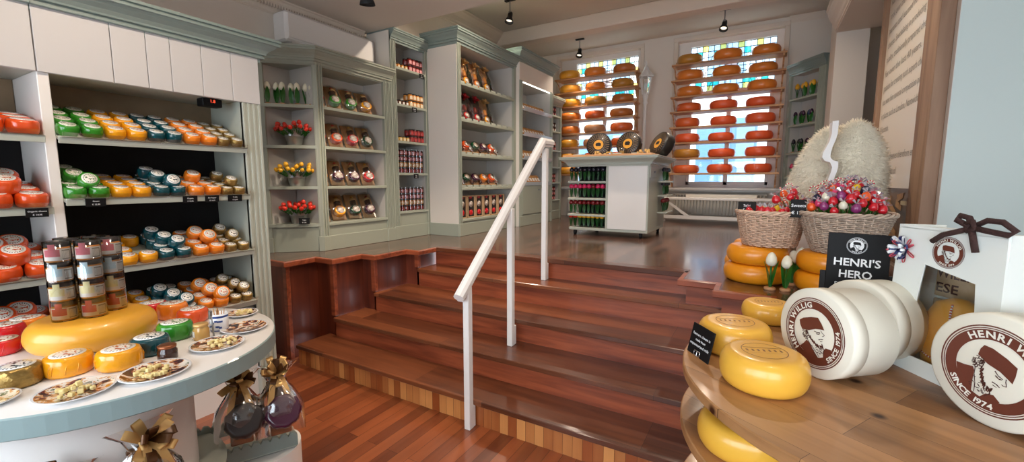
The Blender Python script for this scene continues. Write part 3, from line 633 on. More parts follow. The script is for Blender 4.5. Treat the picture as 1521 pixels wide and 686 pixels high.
# ------------------------------------------------------------------ radiators and bench
def radiator(label, x0, x1, z0, z1, y):
    t = thing('radiator', label, 'radiator', ((x0+x1)/2, y, z0)); b = MB(); n = int((x1-x0)/.05)
    b.box((x0, y+.055, z0), (x1, y+.065, z1))
    for i in range(n): xx = x0+(i+.15)*(x1-x0)/n; b.box((xx, y, z0+.01), (xx+.027, y+.05, z1-.03), bev=.008)
    b.build('panel', 'radiator_white', t); b = MB(); b.box((x0-.005, y-.005, z1-.03), (x1+.005, y+.07, z1), bev=.006)
    m = max(4, int((x1-x0)/.05))
    b.build('top_grille', 'radiator_white', t)
    b = MB(); b.cyl((x1-.04, y+.04, z0-.10), (x1-.04, y+.04, z0+.02), .012); b.cyl((x1-.04, y+.04, z0-.11), (x1-.04, y+.04, z0-.05), .02); b.build('valve_pipe', 'steel', t)
radiator('white ribbed radiator behind the bench under the right window', -1.42, .03, 1.0, 1.39, 8.17)
radiator('small white radiator under the left window, beside the cheese cart', -3.34, -2.3, 1.0, 1.43, 7.9)
t = thing('white_bench', 'white painted bench frame with diagonal braces before the radiator', 'bench', (-.6, 7.9, UP))
b = MB(); b.box((-1.6, 7.62, 1.29), (.2, 7.96, 1.33), bev=.005); b.build('seat', 'white_paint', t)
for x in (-1.52, .12):
    for y in (7.68, 7.9):
        b = MB(); b.box((x-.03, y-.03, UP), (x+.03, y+.03, 1.29), bev=.004); b.build('leg', 'white_paint', t)
b = MB(); b.box((-1.5, 7.66, .97), (.1, 7.7, 1.03), bev=.004); b.build('stretcher', 'white_paint', t)
for s in (0, 1):
    b = MB(); xa, xb = (-1.48, -1.1) if s == 0 else (.08, -.3)
    T0 = b.T; b.T = M4(((1, 0, 0, 0), (0, 0, 1, 7.665), (0, 1, 0, 0), (0, 0, 0, 1))); b.prism([(xa, 1.28), (xa+(.05 if s == 0 else -.05), 1.29), (xb+(.05 if s == 0 else -.05), 1.02), (xb, 1.0)], 0, .03); b.build('brace', 'white_paint', t)
b = MB(); b.box((-1.15, 7.8, 1.33), (-.1, 7.87, 1.38), bev=.004); tag(b.build('white_board', 'radiator_white', None), 'long low white board lying on the bench top', 'board')
# ------------------------------------------------------------------ white street lantern between the windows
t = thing('lamp_post', 'white lantern post standing between the two windows', 'lamp post', (-1.93, 8.0, UP)); lx, ly = -1.93, 8.0
b = MB(); b.lathe([(.09, 0), (.09, .06), (.05, .12), (.035, .3), (.028, .6), (.026, 2.05), (.045, 2.08), (.03, 2.12), (.05, 2.2), (.03, 2.24)], 14, c=(lx, ly, UP)); b.build('post', 'white_paint', t)
b = MB()
for i in range(6):
    a = i*pi/3; b.cyl((lx+.055*cos(a), ly+.055*sin(a), 3.13), (lx+.1*cos(a), ly+.1*sin(a), 3.42), .008, 5)
b.lathe([(.06, 3.12), (.062, 3.14)], 6, c=(lx, ly, 0), smooth=False); b.lathe([(.13, 3.42), (.14, 3.44), (.09, 3.5), (.05, 3.55), (.03, 3.6), (.012, 3.62), (.016, 3.66), (0, 3.72)], 6, c=(lx, ly, 0), smooth=False); b.build('lantern_frame', 'white_paint', t)
b = MB(); b.lathe([(.05, 3.14), (.092, 3.41)], 6, c=(lx, ly, 0), smooth=False, cap=False); b.build('lantern_glass', 'clear_glass', t)
b = MB(); b.lathe([(0, 3.2), (.02, 3.22), (.028, 3.27), (.015, 3.32), (0, 3.33)], 10, c=(lx, ly, 0)); b.build('bulb', 'print_white', t)
# ------------------------------------------------------------------ cheese cart
cx0, cx1, cy0, cy1 = -2.19, -1.20, 5.3, 6.25
t = CART = thing('display_cart', 'sage and white island counter on castors with shelves of wooden tulips', 'counter', ((cx0+cx1)/2, (cy0+cy1)/2, UP))
b = MB(); b.box((cx0-.03, cy0, .965), (cx1, cy1, 1.0), bev=.004); b.build('base_board', 'sage_light', t)
xm = P(903, 290, 'y', cy0).x
b = MB(); b.box((xm-.03, cy0, 1.0), (xm, cy0+.5, 1.80)); b.box((xm-.5, cy0+.5, 1.0), (cx1-.02, cy1, 1.80)); b.box((xm, cy0+.012, 1.0), (cx1-.02, cy0+.5, 1.8)); b.build('carcass', 'sage_light', t)
b = MB(); b.box((cx0, cy0+.26, 1.0), (xm-.03, cy0+.28, 1.80)); b.build('shelf_back', 'black', t)
b = MB(); b.box((xm, cy0-.004, 1.0), (cx1-.02, cy0+.012, 1.785), bev=.003); b.build('white_panel', 'white_paint', t)
b = MB(); b.box((cx1-.02, cy0, 1.0), (cx1, cy1, 1.8), bev=.003); b.build('side_panel', 'sage_light', t)
dw = MB(); dw.box((cx1-.002, cy0+.02, 1.64), (cx1+.012, cy0+.42, 1.78), bev=.004); dw = dw.build('drawer', 'sage_light', t)
b = MB(); b.cyl((cx1+.012, cy0+.2, 1.71), (cx1+.03, cy0+.2, 1.71), .012); b.build('knob', 'steel', dw)
for z in (1.175, 1.385, 1.60):
    b = MB(); b.box((cx0-.05, cy0-.01, z-.028), (xm-.03, cy0+.26, z), bev=.004); b.build('shelf', 'sage_light', t)
for z in (1.2, 1.42, 1.6):
    b = MB(); b.box((cx1, cy0+.5, z-.02), (cx1+.12, cy1-.02, z), bev=.004); b.build('side_shelf', 'sage_light', t)
b = MB(); b.sweep([(cx0-.02, cy0), (cx1, cy0), (cx1, cy1), (cx0-.02, cy1)], corn_prof(.12, 1.905, .12), closed=True); b.box((cx0-.02, cy0, 1.79), (cx1, cy1, 1.905)); b.build('cornice', 'sage_light', t)
b = MB(); b.box((cx0-.10, cy0-.08, 1.905), (cx1+.04, cy1+.08, 1.93), bev=.004); b.build('worktop', 'rack_wood', t)
for x, y in ((cx0+.04, cy0+.05), (cx1-.09, cy0+.05), (cx1-.06, cy1-.06), (cx0+.05, cy1-.06)):
    b = MB(); b.cyl((x-.014, y, UP+.032), (x+.014, y, UP+.032), .032, 16); b.box((x-.02, y-.012, UP+.03), (x+.02, y+.012, .965)); b.build('castor', 'matte_black', t)
# ------------------------------------------------------------------ story board on the partition
t = thing('story_board', 'tall printed text board in a rough wooden frame on the partition', 'board', (.92, 4.6, 1.2))
ya, yb = 3.82, 5.55; zb_, zt_ = .96, 3.9
X = .90
for a, c, e, f in ((ya, ya+.26, zb_, zt_), (yb-.13, yb, zb_, zt_)):
    b = MB(); b.box((X-.02, a, e), (.95, c, f), bev=.004); b.build('frame_board', 'frame_wood', t)
b = MB(); b.box((X-.025, ya-.06, zb_), (.95, ya-.0, zt_), bev=.003); b.build('frame_edge', 'frame_wood', t)
mat('board_print', (232, 222, 206), .35, coat=.3)
b = MB(); b.box((X+.01, ya+.26, 1.545), (.948, yb-.13, zt_)); sheet = b.build('printed_sheet', 'board_print', t)
mat('grey_ink', (150, 144, 134), .6)
lines = ['Henri Willig has made', 'award winning cheese', 'for over 40 years!', '', 'Henri Willig was born and raised in', 'Katwoude in Holland and his wife Riet', 'took over the farm business from his', 'parents and learned how to make',
         'cheese. Specialising in producing high', 'quality, traditionally prepared cheese', 'for over the last 40 years. His', 'passion for creating such superb cheese', 'has won him several competition prizes', 'in places such as London, Nantwich and', 'Wisconsin.', '', 'Henri Willig cheeses therefore enjoy', 'worldwide recognition!']
b = MB(); T = frame_T((X+.008, yb-.2, 0), (0, -1, 0), (0, 0, 1))
for i, ln in enumerate(reversed(lines)):
    if ln: 
        full = len(ln) > 30 and i > 0
        text(b, ln, .084, T @ M4.Translation((0, 1.66+i*.128, 0)), 0, .0, 'l', width=1.27 if full else len(ln)*.033)
b.build('lettering', 'grey_ink', sheet)
wood('photo_planks', (46, 28, 14), (128, 92, 52), axis=1, rough=.4, coat=.2, grain=8)
b = MB(); b.box((X+.012, ya+.26, zb_), (.948, yb-.13, 1.545)); ph = b.build('picture', 'photo_planks', t)
mat('photo_wood', (170, 128, 76), .5, var=.3, vscale=20); mat('photo_pale', (190, 176, 140), .5)
b = MB(); rr = random.Random(3)
for i in range(26):
    y = ya+.62+rr.random()*1.05; z = 1.0+rr.random()*.5; w = rr.uniform(.12, .26); a = rr.uniform(-.3, .2)
    b.T = frame_T((X+.010-i*.0001, y, z), (0, -cos(a), sin(a)), (0, sin(a), cos(a))); b.add([(0, 0, 0), (w, .012, 0), (w, .05, 0), (0, .06, 0)], [(0, 1, 2, 3)])
b.T = M4.Identity(4)
b.build('picture_planks', 'photo_wood', ph)
b = MB()
for z in (1.14, 1.42): b.box((X+.008, ya+.27, z), (X+.011, ya+.56, z+.03))
b.build('picture_shelves', 'photo_pale', ph)
# ------------------------------------------------------------------ sheepskins on a white scrolled stand
t = thing('scrolled_stand', 'white scroll-edged wooden stand between the two sheepskins', 'stand', (.46, 4.1, UP))
b = MB(); T0 = b.T
cv = [P(u, v, 'y', 3.96) for u, v in ((1237, 180), (1235.5, 199), (1232, 210), (1228, 218), (1222.5, 227), (1221.5, 234), (1225, 239), (1233, 241), (1236, 248), (1234, 256), (1230, 266), (1230, 300))]
outl = [(q.x, q.z) for q in cv]+[(q.x+.036+(.012 if 4 <= i <= 7 else 0), q.z+.004) for i, q in reversed(list(enumerate(cv)))]
b.T = M4(((1, 0, 0, 0), (0, 0, 1, 0), (0, 1, 0, 0), (0, 0, 0, 1))); b.prism(outl, 3.96, 4.12); b.build('scrolled_edge', 'white_paint', t)
b = MB(); b.box((.40, 4.05, UP), (.46, 4.12, 1.5), bev=.005); b.build('post', 'white_paint', t)
b = MB(); b.box((.25, 4.16, UP), (.42, 4.19, 1.2), bev=.005); b.build('back_board', 'white_paint', t)
mat('fleece', (244, 234, 212), .95, var=.05, vscale=9)
def fleece(label, c, sc, seed, lean=0):
    rr = random.Random(seed); b = MB(); n, m = 26, 18; vs = []
    for j in range(m+1):
        ph_ = pi*j/m
        for i in range(n):
            a = 2*pi*i/n; r = 1+.05*sin(3*a+seed)+.04*sin(5*a+2*ph_); z = cos(ph_)
            x = sin(ph_)*cos(a)*r; y = sin(ph_)*sin(a)*r
            w = 1 if z > 0 else 1+.15*(-z)
            vs.append((c[0]+sc[0]*x*w+lean*(-z)*sc[2], c[1]+sc[1]*y, c[2]+sc[2]*z))
    fs = [(j*n+i, j*n+(i+1) % n, (j+1)*n+(i+1) % n, (j+1)*n+i) for j in range(m) for i in range(n)]
    b.add(vs, fs, 0, True)
    # tufts: short tapering locks over the whole hide
    for k in range(14000):
        ph_ = math.acos(rr.uniform(-1, 1)); a = rr.uniform(0, 2*pi); z = cos(ph_); w = 1 if z > 0 else 1+.15*(-z); r = 1+.05*sin(3*a+seed)+.04*sin(5*a+2*ph_)
        p = V((c[0]+sc[0]*sin(ph_)*cos(a)*r*w+lean*(-z)*sc[2], c[1]+sc[1]*sin(ph_)*sin(a)*r, c[2]+sc[2]*z)); nn = V((sin(ph_)*cos(a)/sc[0], sin(ph_)*sin(a)/sc[1], z/sc[2])).normalized()
        q = p+nn*rr.uniform(.012, .042)+V((rr.uniform(-.014, .014), rr.uniform(-.014, .014), rr.uniform(-.03, .006))); s = nn.cross(V((rr.random(), rr.random(), rr.random()+.1))).normalized()*.0042; s2 = nn.cross(s)
        b.add([tuple(p+s), tuple(p-s*.5+s2*.9), tuple(p-s*.5-s2*.9), tuple(q)], [(0, 1, 3), (1, 2, 3), (2, 0, 3)], 0, True)
    o = b.build('sheepskin', 'fleece', None); tag(o, label, 'sheepskin', group='sheepskins')
fleece('cream sheepskin hanging left of the white scrolled stand', (.37, 4.34, 1.53), (.21, .15, .50), 1, -.17)
fleece('cream sheepskin heaped right of the white scrolled stand', (.58, 4.26, 1.60), (.185, .13, .45), 2)
# ------------------------------------------------------------------ round sample table on the left
TZ = .9; tcx, tcy, tr = -2.32, .68, .575
t = STAB = thing('sample_table', 'round white-topped table with a sage rim, loaded with cheese samples', 'table', (tcx, tcy, 0))
b = MB(); b.lathe([(0, TZ-.075), (tr-.006, TZ-.075), (tr, TZ-.07), (tr, TZ-.006), (tr-.004, TZ-.001), (0, TZ-.001)], 72, 0, c=(tcx, tcy, 0), smooth=False); mat('rim_paint', (150, 172, 172), .45, coat=.2); b.build('table_rim', 'rim_paint', t)
b = MB(); b.lathe([(tr-.004, TZ-.001), (tr-.005, TZ), (0, TZ)], 72, 0, c=(tcx, tcy, 0), cap=False); b.build('tabletop', 'white_paint', t)
b = MB(); b.lathe([(.30, 0), (.30, TZ-.075)], 48, 0, c=(tcx+.14, tcy-.13, 0), cap=False); b.build('base_drum', 'white_paint', t)
# ------------------------------------------------------------------ two-tier round pine table on the right
pcx, pcy, prd = .45, 1.75, .685; PZ = .95
t = PTAB = thing('pine_table', 'round knotty pine table of three tiers carrying the cheeses and boxes', 'table', (pcx, pcy, 0), R(-30))
for z, nm in ((PZ, 'top_tier'), (.75, 'middle_tier'), (.42, 'bottom_tier')):
    b = MB(); b.lathe([(0, z-.036), (prd-.004, z-.036), (prd, z-.032), (prd, z-.004), (prd-.004, z), (0, z)], 96, 0, c=(pcx, pcy, 0), smooth=False); o = b.build(nm, 'pine', t)
b = MB(); b.lathe([(.10, 0), (.10, PZ-.036)], 24, c=(pcx, pcy, 0)); b.lathe([(.3, 0), (.3, .04), (.12, .07)], 24, c=(pcx, pcy, 0)); b.build('centre_post', 'pine', t)
for k in range(4):
    a = R(200+k*90); b = MB(); xx, yy = pcx+.5*cos(a), pcy+.5*sin(a); b.box((xx-.03, yy-.03, 0), (xx+.03, yy+.03, PZ-.036), bev=.004); b.build('leg', 'pine', t)
# ------------------------------------------------------------------ houses across the street
mat('house_white', (238, 236, 228), .8); mat('house_blue', (88, 128, 158), .6); mat('house_glass', (120, 150, 170), .1, coat=1); mat('street_grey', (150, 148, 145), .9)
b = MB(); b.box((-12, 8.7, UP-.3), (10, 13.0, UP-.2)); struct('street', b, 'street_grey')
t = thing('town_house', 'white house with blue shutters and door across the street', 'building', (-1, 13, UP-.2))
b = MB(); b.box((-12, 13, UP-.2), (10, 13.4, 8.5)); b.build('wall', 'house_white', t)
for i, (x, z, w, h, kind) in enumerate(((-8.2, 1.2, 1.1, 1.7, 'w'), (-6.3, 1.2, 1.1, 1.7, 'w'), (-4.6, .75, 1.0, 2.4, 'd'), (-2.9, 1.2, 1.2, 1.8, 'w'), (-1.35, .75, 1.1, 2.5, 'd'), (.1, .8, 2.0, 2.4, 's'), (-5.2, 3.9, 1.1, 1.6, 'w'), (-2.6, 3.9, 1.1, 1.6, 'w'), (-.6, 3.9, 1.1, 1.6, 'w'), (1.6, 3.9, 1.1, 1.6, 'w'))):
    fr = MB(); fr.box((x, 12.93, z), (x+w, 13.0, z+h), bev=.01); fr = fr.build('door' if kind == 'd' else 'window', 'house_blue' if kind != 'w' else 'house_white', t)
    if kind == 'w':
        b = MB(); b.box((x+.08, 12.92, z+.08), (x+w-.08, 12.935, z+h-.08)); b.build('pane', 'house_glass', fr)
        for s in (-1, 1):
            xa = x-w*.45 if s < 0 else x+w; b = MB(); b.box((xa, 12.92, z), (xa+w*.45, 12.98, z+h), bev=.008); b.box((xa+.06, 12.905, z+.1), (xa+w*.45-.06, 12.92, z+h*.47), bev=.006); b.box((xa+.06, 12.905, z+h*.53), (xa+w*.45-.06, 12.92, z+h-.1), bev=.006); b.build('shutter', 'house_blue', t)
    else:
        n = 2 if kind == 'd' else 4
        for k in range(n):
            for (e, f) in ((.08, .42), (.48, .92)):
                b = MB(); b.box((x+w*(k+.12)/n, 12.9, z+h*e), (x+w*(k+.88)/n, 12.93, z+h*f), bev=.01); b.build('panel', 'house_glass' if f > .9 and k % 2 else 'house_blue', fr)
b = MB(); b.box((-1.62, 11.2, UP-.2), (-1.5, 11.3, 3.4), bev=.01); tag(b.build('white_pole', 'house_white', None), 'white pole in the street outside the right window', 'pole')
# ------------------------------------------------------------------ small waxed cheeses with round labels
def label_mat(name, Rr, ring, mid=(245, 240, 230), ink=(60, 45, 40), accent=None):
    m = bpy.data.materials.new(name); m.use_nodes = True; nt = m.node_tree; b = nt.nodes['Principled BSDF']; L = nt.links.new
    tc = nt.nodes.new('ShaderNodeTexCoord'); sp = nt.nodes.new('ShaderNodeSeparateXYZ'); L(tc.outputs['Object'], sp.inputs[0])
    cb_ = nt.nodes.new('ShaderNodeCombineXYZ'); L(sp.outputs[0], cb_.inputs[0]); L(sp.outputs[1], cb_.inputs[1])
    ln = nt.nodes.new('ShaderNodeVectorMath'); ln.operation = 'LENGTH'; L(cb_.outputs[0], ln.inputs[0])
    dv = nt.nodes.new('ShaderNodeMath'); dv.operation = 'DIVIDE'; L(ln.outputs['Value'], dv.inputs[0]); dv.inputs[1].default_value = Rr
    r = nt.nodes.new('ShaderNodeValToRGB'); r.color_ramp.interpolation = 'CONSTANT'; L(dv.outputs[0], r.inputs[0]); e = r.color_ramp.elements
    e[0].position = 0; e[0].color = (1, 1, 1, 1); e[1].position = .60; e[1].color = (0, 0, 0, 1)   # 1: middle, 0: band
    n = nt.nodes.new('ShaderNodeTexNoise'); mp = nt.nodes.new('ShaderNodeMapping'); L(tc.outputs['Object'], mp.inputs[0]); mp.inputs['Scale'].default_value = (7/Rr*.35, 3.2/Rr, 1); L(mp.outputs[0], n.inputs['Vector']); n.inputs['Scale'].default_value = 1.; n.inputs['Detail'].default_value = 1
    tr_ = nt.nodes.new('ShaderNodeMath'); tr_.operation = 'GREATER_THAN'; L(n.outputs['Fac'], tr_.inputs[0]); tr_.inputs[1].default_value = .56
    m1 = nt.nodes.new('ShaderNodeMix'); m1.data_type = 'RGBA'; L(tr_.outputs[0], m1.inputs[0]); m1.inputs[6].default_value = (*lin(mid), 1); m1.inputs[7].default_value = (*lin(accent or ink), 1)
    # lettering round the rim: angular stripes
    at = nt.nodes.new('ShaderNodeMath'); at.operation = 'ARCTAN2'; L(sp.outputs[1], at.inputs[0]); L(sp.outputs[0], at.inputs[1])
    sn = nt.nodes.new('ShaderNodeMath'); sn.operation = 'MULTIPLY'; L(at.outputs[0], sn.inputs[0]); sn.inputs[1].default_value = 22
    s2 = nt.nodes.new('ShaderNodeMath'); s2.operation = 'SINE'; L(sn.outputs[0], s2.inputs[0]); s3 = nt.nodes.new('ShaderNodeMath'); s3.operation = 'GREATER_THAN'; L(s2.outputs[0], s3.inputs[0]); s3.inputs[1].default_value = .1
    band = nt.nodes.new('ShaderNodeValToRGB'); band.color_ramp.interpolation = 'CONSTANT'; L(dv.outputs[0], band.inputs[0]); e = band.color_ramp.elements; e[0].position = 0; e[0].color = (0, 0, 0, 1); e[1].position = .66; e[1].color = (1, 1, 1, 1); q = e.new(.80); q.color = (0, 0, 0, 1)
    mu = nt.nodes.new('ShaderNodeMath'); mu.operation = 'MULTIPLY'; L(s3.outputs[0], mu.inputs[0]); L(band.outputs[0], mu.inputs[1])
    m2 = nt.nodes.new('ShaderNodeMix'); m2.data_type = 'RGBA'; L(mu.outputs[0], m2.inputs[0]); m2.inputs[6].default_value = (*lin(ring), 1); m2.inputs[7].default_value = (*lin(ink), 1)
    m3 = nt.nodes.new('ShaderNodeMix'); m3.data_type = 'RGBA'; L(r.outputs[0], m3.inputs[0]); L(m2.outputs[2], m3.inputs[6]); L(m1.outputs[2], m3.inputs[7])
    L(m3.outputs[2], b.inputs['Base Color']); b.inputs['Roughness'].default_value = .25; b.inputs['Coat Weight'].default_value = .4; MATS[name] = m
WR = .033
label_mat('label_small', WR, (240, 238, 232)); label_mat('label_small_green', WR, (235, 240, 226), accent=(70, 120, 60)); label_mat('label_small_orange', WR, (242, 236, 228), accent=(200, 90, 50))
label_mat('label_small_dark', WR, (236, 238, 236), accent=(40, 60, 70)); label_mat('label_mid', .042, (244, 238, 230), accent=(206, 96, 60)); label_mat('label_big', .05, (240, 236, 228), accent=(190, 100, 60)); label_mat('label_big_green', .05, (240, 240, 230), accent=(90, 140, 60)); label_mat('label_big_teal', .05, (236, 238, 236), accent=(40, 70, 80))
def wax(n, rgb, **k): mat(n, rgb, .22, coat=.7, bump=.12, bscale=55, var=.12, vscale=30, **k)
wax('foil_green', (52, 142, 38)); wax('foil_yellow', (255, 172, 20)); wax('foil_teal', (6, 74, 84)); wax('foil_orange', (250, 140, 36)); wax('foil_redorange', (232, 84, 26)); wax('foil_red', (214, 26, 34)); wax('foil_purple', (70, 20, 50))
mat('foil_gold', (178, 146, 84), .3, metal=.75, bump=.5, bscale=70, var=.3, vscale=40)
def cheese_body(r, h, pleat=.02, n=28):
    b = MB(); pr = [(0, 0), (r*.78, 0)]
    for k in range(9): a = -pi/2+pi*k/8; pr.append((r*(.80+.20*max(0, cos(a))**.7), h/2+h/2*sin(a)*1.0))
    pr += [(r*.72, h*1.01), (0, h*1.02)]; b.lathe(pr, n, cap=False, ripple=lambda a, k: pleat*sin(9*a+k*.3)*(1 if 1 < k < 10 else 0)); return b
def label_disc(r, z):
    b = MB(); b.lathe([(r, z-.0012), (r, z), (r*.5, z+.0006), (0, z+.001)], 24, cap=False); return b
def proto(name, r, h, wax_, lab, lr):
    o = cheese_body(r, h).build(name, wax_, None, world=False); label_disc(lr, h*1.03).build('label', lab, o, world=False); return o
PR = {'green': proto('waxed_cheese', .047, .058, 'foil_green', 'label_small_green', WR), 'yellow': proto('waxed_cheese', .047, .058, 'foil_yellow', 'label_small_orange', WR),
      'dark teal': proto('waxed_cheese', .045, .058, 'foil_teal', 'label_small_dark', WR), 'orange': proto('waxed_cheese', .047, .058, 'foil_orange', 'label_small_orange', WR),
      'gold foil': proto('waxed_cheese', .0405, .048, 'foil_gold', 'label_small', WR*.9), 'orange-red': proto('waxed_cheese', .061, .07, 'foil_redorange', 'label_mid', .042)}
SHN = ['top', 'second', 'third', 'fourth']; ROWN = ['front', 'second', 'third', 'back']
def put(kind, T, x, y, z, tilt, label, yaw=0, grp='coloured cheeses in the wall cabinet'):
    M = T @ M4.Translation((x, y, z)) @ M4.Rotation(tilt, 4, 'X') @ M4.Rotation(yaw, 4, 'Z')
    dup(PR[kind], M.to_translation(), M.to_euler(), label, grp)
colset = [('green', 2, .048, .098), ('yellow', 2, .242, .098), ('dark teal', 2, .432, .092), ('orange', 2, .622, .098), ('gold foil', 2, .808, .083)]
skips = {(1, 'dark teal'): [], (2, 'yellow'): [(1, 1), (1, 2)]}
SH_ = ['topmost', 'second', 'third', 'fourth']
for s in range(4):
    T = T2[s]
    for kind, n, x0, px in colset:
        for c in range(n):
            for r_ in range(4):
                if s == 3 and kind in ('green',): continue
                if (c, r_) in skips.get((s, kind), []): continue
                put(kind, T, x0+c*px+random.uniform(-.004, .004), .050+r_*.092, 0, 0, f"{kind} cheese, {'left' if c == 0 else 'right'} {kind} column, {ROWN[r_]} row, {SH_[s]} shelf, right bay", random.uniform(-.5, .5))
    piles = {1: {'green': [(.11, .1, .045, .75), (.075, .18, .047, .4), (.06, .26, .05, .1)], 'dark teal': [(.50, .1, .045, .8), (.455, .18, .047, .4), (.43, .26, .05, .15)], 'orange': [(.66, .2, .045, .35)], 'gold foil': [(.86, .11, .042, .3), (.83, .24, .042, .3)]},
             2: {'dark teal': [(.50, .1, .045, .35), (.46, .18, .047, .3), (.43, .27, .05, .2)], 'orange': [(.70, .15, .047, .6), (.65, .22, .05, .5)], 'gold foil': [(.86, .16, .045, .75), (.83, .27, .045, .5)], 'green': [(.10, .14, .045, .1)]},
             3: {'dark teal': [(.51, .08, .045, .5), (.47, .16, .047, .4), (.43, .24, .05, .3)], 'orange': [(.72, .08, .05, .8), (.68, .15, .05, .7), (.65, .23, .05, .6)], 'gold foil': [(.88, .10, .045, .5), (.85, .17, .05, .7), (.81, .25, .05, .5)]}}.get(s, {})
    for kind, lst in piles.items():
        for i, (x, y, z, tl) in enumerate(lst):
            put(kind, T, x, y, z+.016, tl, f"{kind} cheese lying on top of the others, {['frontmost','middle','rearmost'][i if len(lst) == 3 else (0 if i == 0 else 2)]} of its pile, {SH_[s]} shelf")
for s in range(4):
    T = T1[s]
    for c in range(3):
        for r_ in range(3):
            put('orange-red', T, .965-c*.125, .065+r_*.122, 0, 0, f"orange-red cheese, {['first','second','third'][c]} column from the divider, {['front','middle','back'][r_]} row, {SH_[s]} shelf, left bay", random.uniform(-.5, .5))
    if s:
        for i, (x, y, z, tl) in enumerate([(.88, .11, .058, .2), (.76, .09, .06, .75), (.82, .2, .075, .35), (.90, .25, .06, .3)][:4 if s < 3 else 4]):
            put('orange-red', T, x, y, z+.014, tl, f"orange-red cheese piled in the second layer, {['front right','tilted front left','middle','rear right'][i]}, {SH_[s]} shelf, left bay")
for o in PR.values(): discard(o)
# price cards clipped on the shelf edges
def price_card(o, x, y, w, h, l1, l2, label, cat='price card', grp='price cards', clip=True):
    "o: origin (bottom centre), x: width direction, y: up direction of the card"
    T = frame_T(o, x, y); b = MB(); b.T = T; b.box((-w/2, 0, -.003), (w/2, h, 0), bev=.001); c = b.build('price_card', 'black', None); tag(c, label, cat, grp)
    b = MB(); b.T = T @ M4.Translation((0, 0, .0008))
    if l1: text(b, l1, h*.24, M4.Translation((0, h*.58, 0)), 0, .01)
    if l2: text(b, l2, h*.24, M4.Translation((0, h*.18, 0)), 0, .01)
    b.build('lettering', 'print_white', c); return c
for (s, bay, u0, u1, tx, nm) in ((1, 2, 127, 158, 'Green', '13,95'), (1, 2, 272, 294, 'Organic', '13,95'), (1, 2, 305, 326, 'Bio Pepper', '14,95'), (1, 2, 339, 360, 'Truffle', '15,95'), (1, 1, 36, 71, 'Organic cheese', '14,95')):
    a = P(u0, 306, 'x', -3.152); c = P(u1, 306, 'x', -3.152); z = (1.462 if bay == 2 else 1.42)
    price_card((-3.150, (a.y+c.y)/2, z), (0, 1, 0), (0.1, 0, 1), c.y-a.y, .045, tx, '€ '+nm, f"black price card on the second shelf, below the {dict(Green='green', Organic='dark teal', Truffle='gold foil').get(tx, 'orange' if bay == 2 else 'orange-red')} cheeses")
# ------------------------------------------------------------------ wooden tulips
mat('leaf', (38, 110, 34), .4, coat=.2, var=.3, vscale=30); mat('leaf_dark', (34, 84, 36), .4, coat=.2); mat('bud_white', (240, 236, 214), .35, coat=.3); mat('bud_red', (214, 48, 28), .4, coat=.2); mat('bud_yellow', (236, 176, 36), .4, coat=.2)
mat('bud_pink', (214, 40, 96), .35, coat=.3); mat('bud_darkred', (120, 16, 26), .35, coat=.3); mat('bud_black', (20, 18, 34), .35, coat=.3); mat('bud_purple', (58, 20, 56), .35, coat=.3); mat('bud_blue', (30, 52, 90), .35, coat=.3); mat('tulip_base', (190, 140, 98), .5)
def leaf(b, mi, h, w, lean, a, c=(0, 0, 0)):
    vs = []; n = 7
    for k in range(n+1):
        t = k/n; ww = w*sin(pi*min(1, t*.95+.05))**.8*(1-.2*t); z = h*t; off = lean*t*t+.004
        for s in (-1, 0, 1): x, y = off-(.3*ww if s == 0 else 0), s*ww; vs.append((c[0]+x*cos(a)-y*sin(a), c[1]+x*sin(a)+y*cos(a), c[2]+z))
    b.add(vs, [(3*k+i, 3*k+i+1, 3*k+i+4, 3*k+i+3) for k in range(n) for i in (0, 1)], mi, True)
def bud_prof(r, h): return [(0, 0), (r*.55, h*.04), (r*.92, h*.18), (r, h*.38), (r*.9, h*.62), (r*.62, h*.84), (r*.3, h*.96), (0, h)]
def tulip(bud, h=.16, parts=True, green='leaf', bh=.060, br=.0205, base=True):
    t = thing('wooden_tulip', 'x', 'tulip')
    b = MB(); b.cyl((0, 0, .008), (0, 0, h-bh+.004), .004, 8); b.build('stem', green, t, world=False)
    b = MB(); b.lathe(bud_prof(br, bh), 16, c=(0, 0, h-bh), cap=False, ripple=lambda a, k: .06*abs(sin(1.5*a))); b.build('bud', bud, t, world=False)
    for a in (.4, 3.4):
        b = MB(); leaf(b, 0, h*.72, .018, .026, a, (0, 0, .01)); b.build('leaf', green, t, world=False)
    if base: b = MB(); b.lathe([(.02, 0), (.022, .003), (.022, .009), (.018, .012), (0, .012)], 16, cap=False); b.build('base', 'tulip_base', t, world=False)
    return t
TP = {k: tulip('bud_'+k) for k in ('white', 'red', 'yellow', 'pink', 'darkred', 'black', 'purple', 'blue')}
TPd = {k: tulip('bud_'+k, green='leaf_dark', bh=.06, br=.029, h=.178, base=False) for k in ('black', 'pink', 'darkred', 'yellow', 'red')}
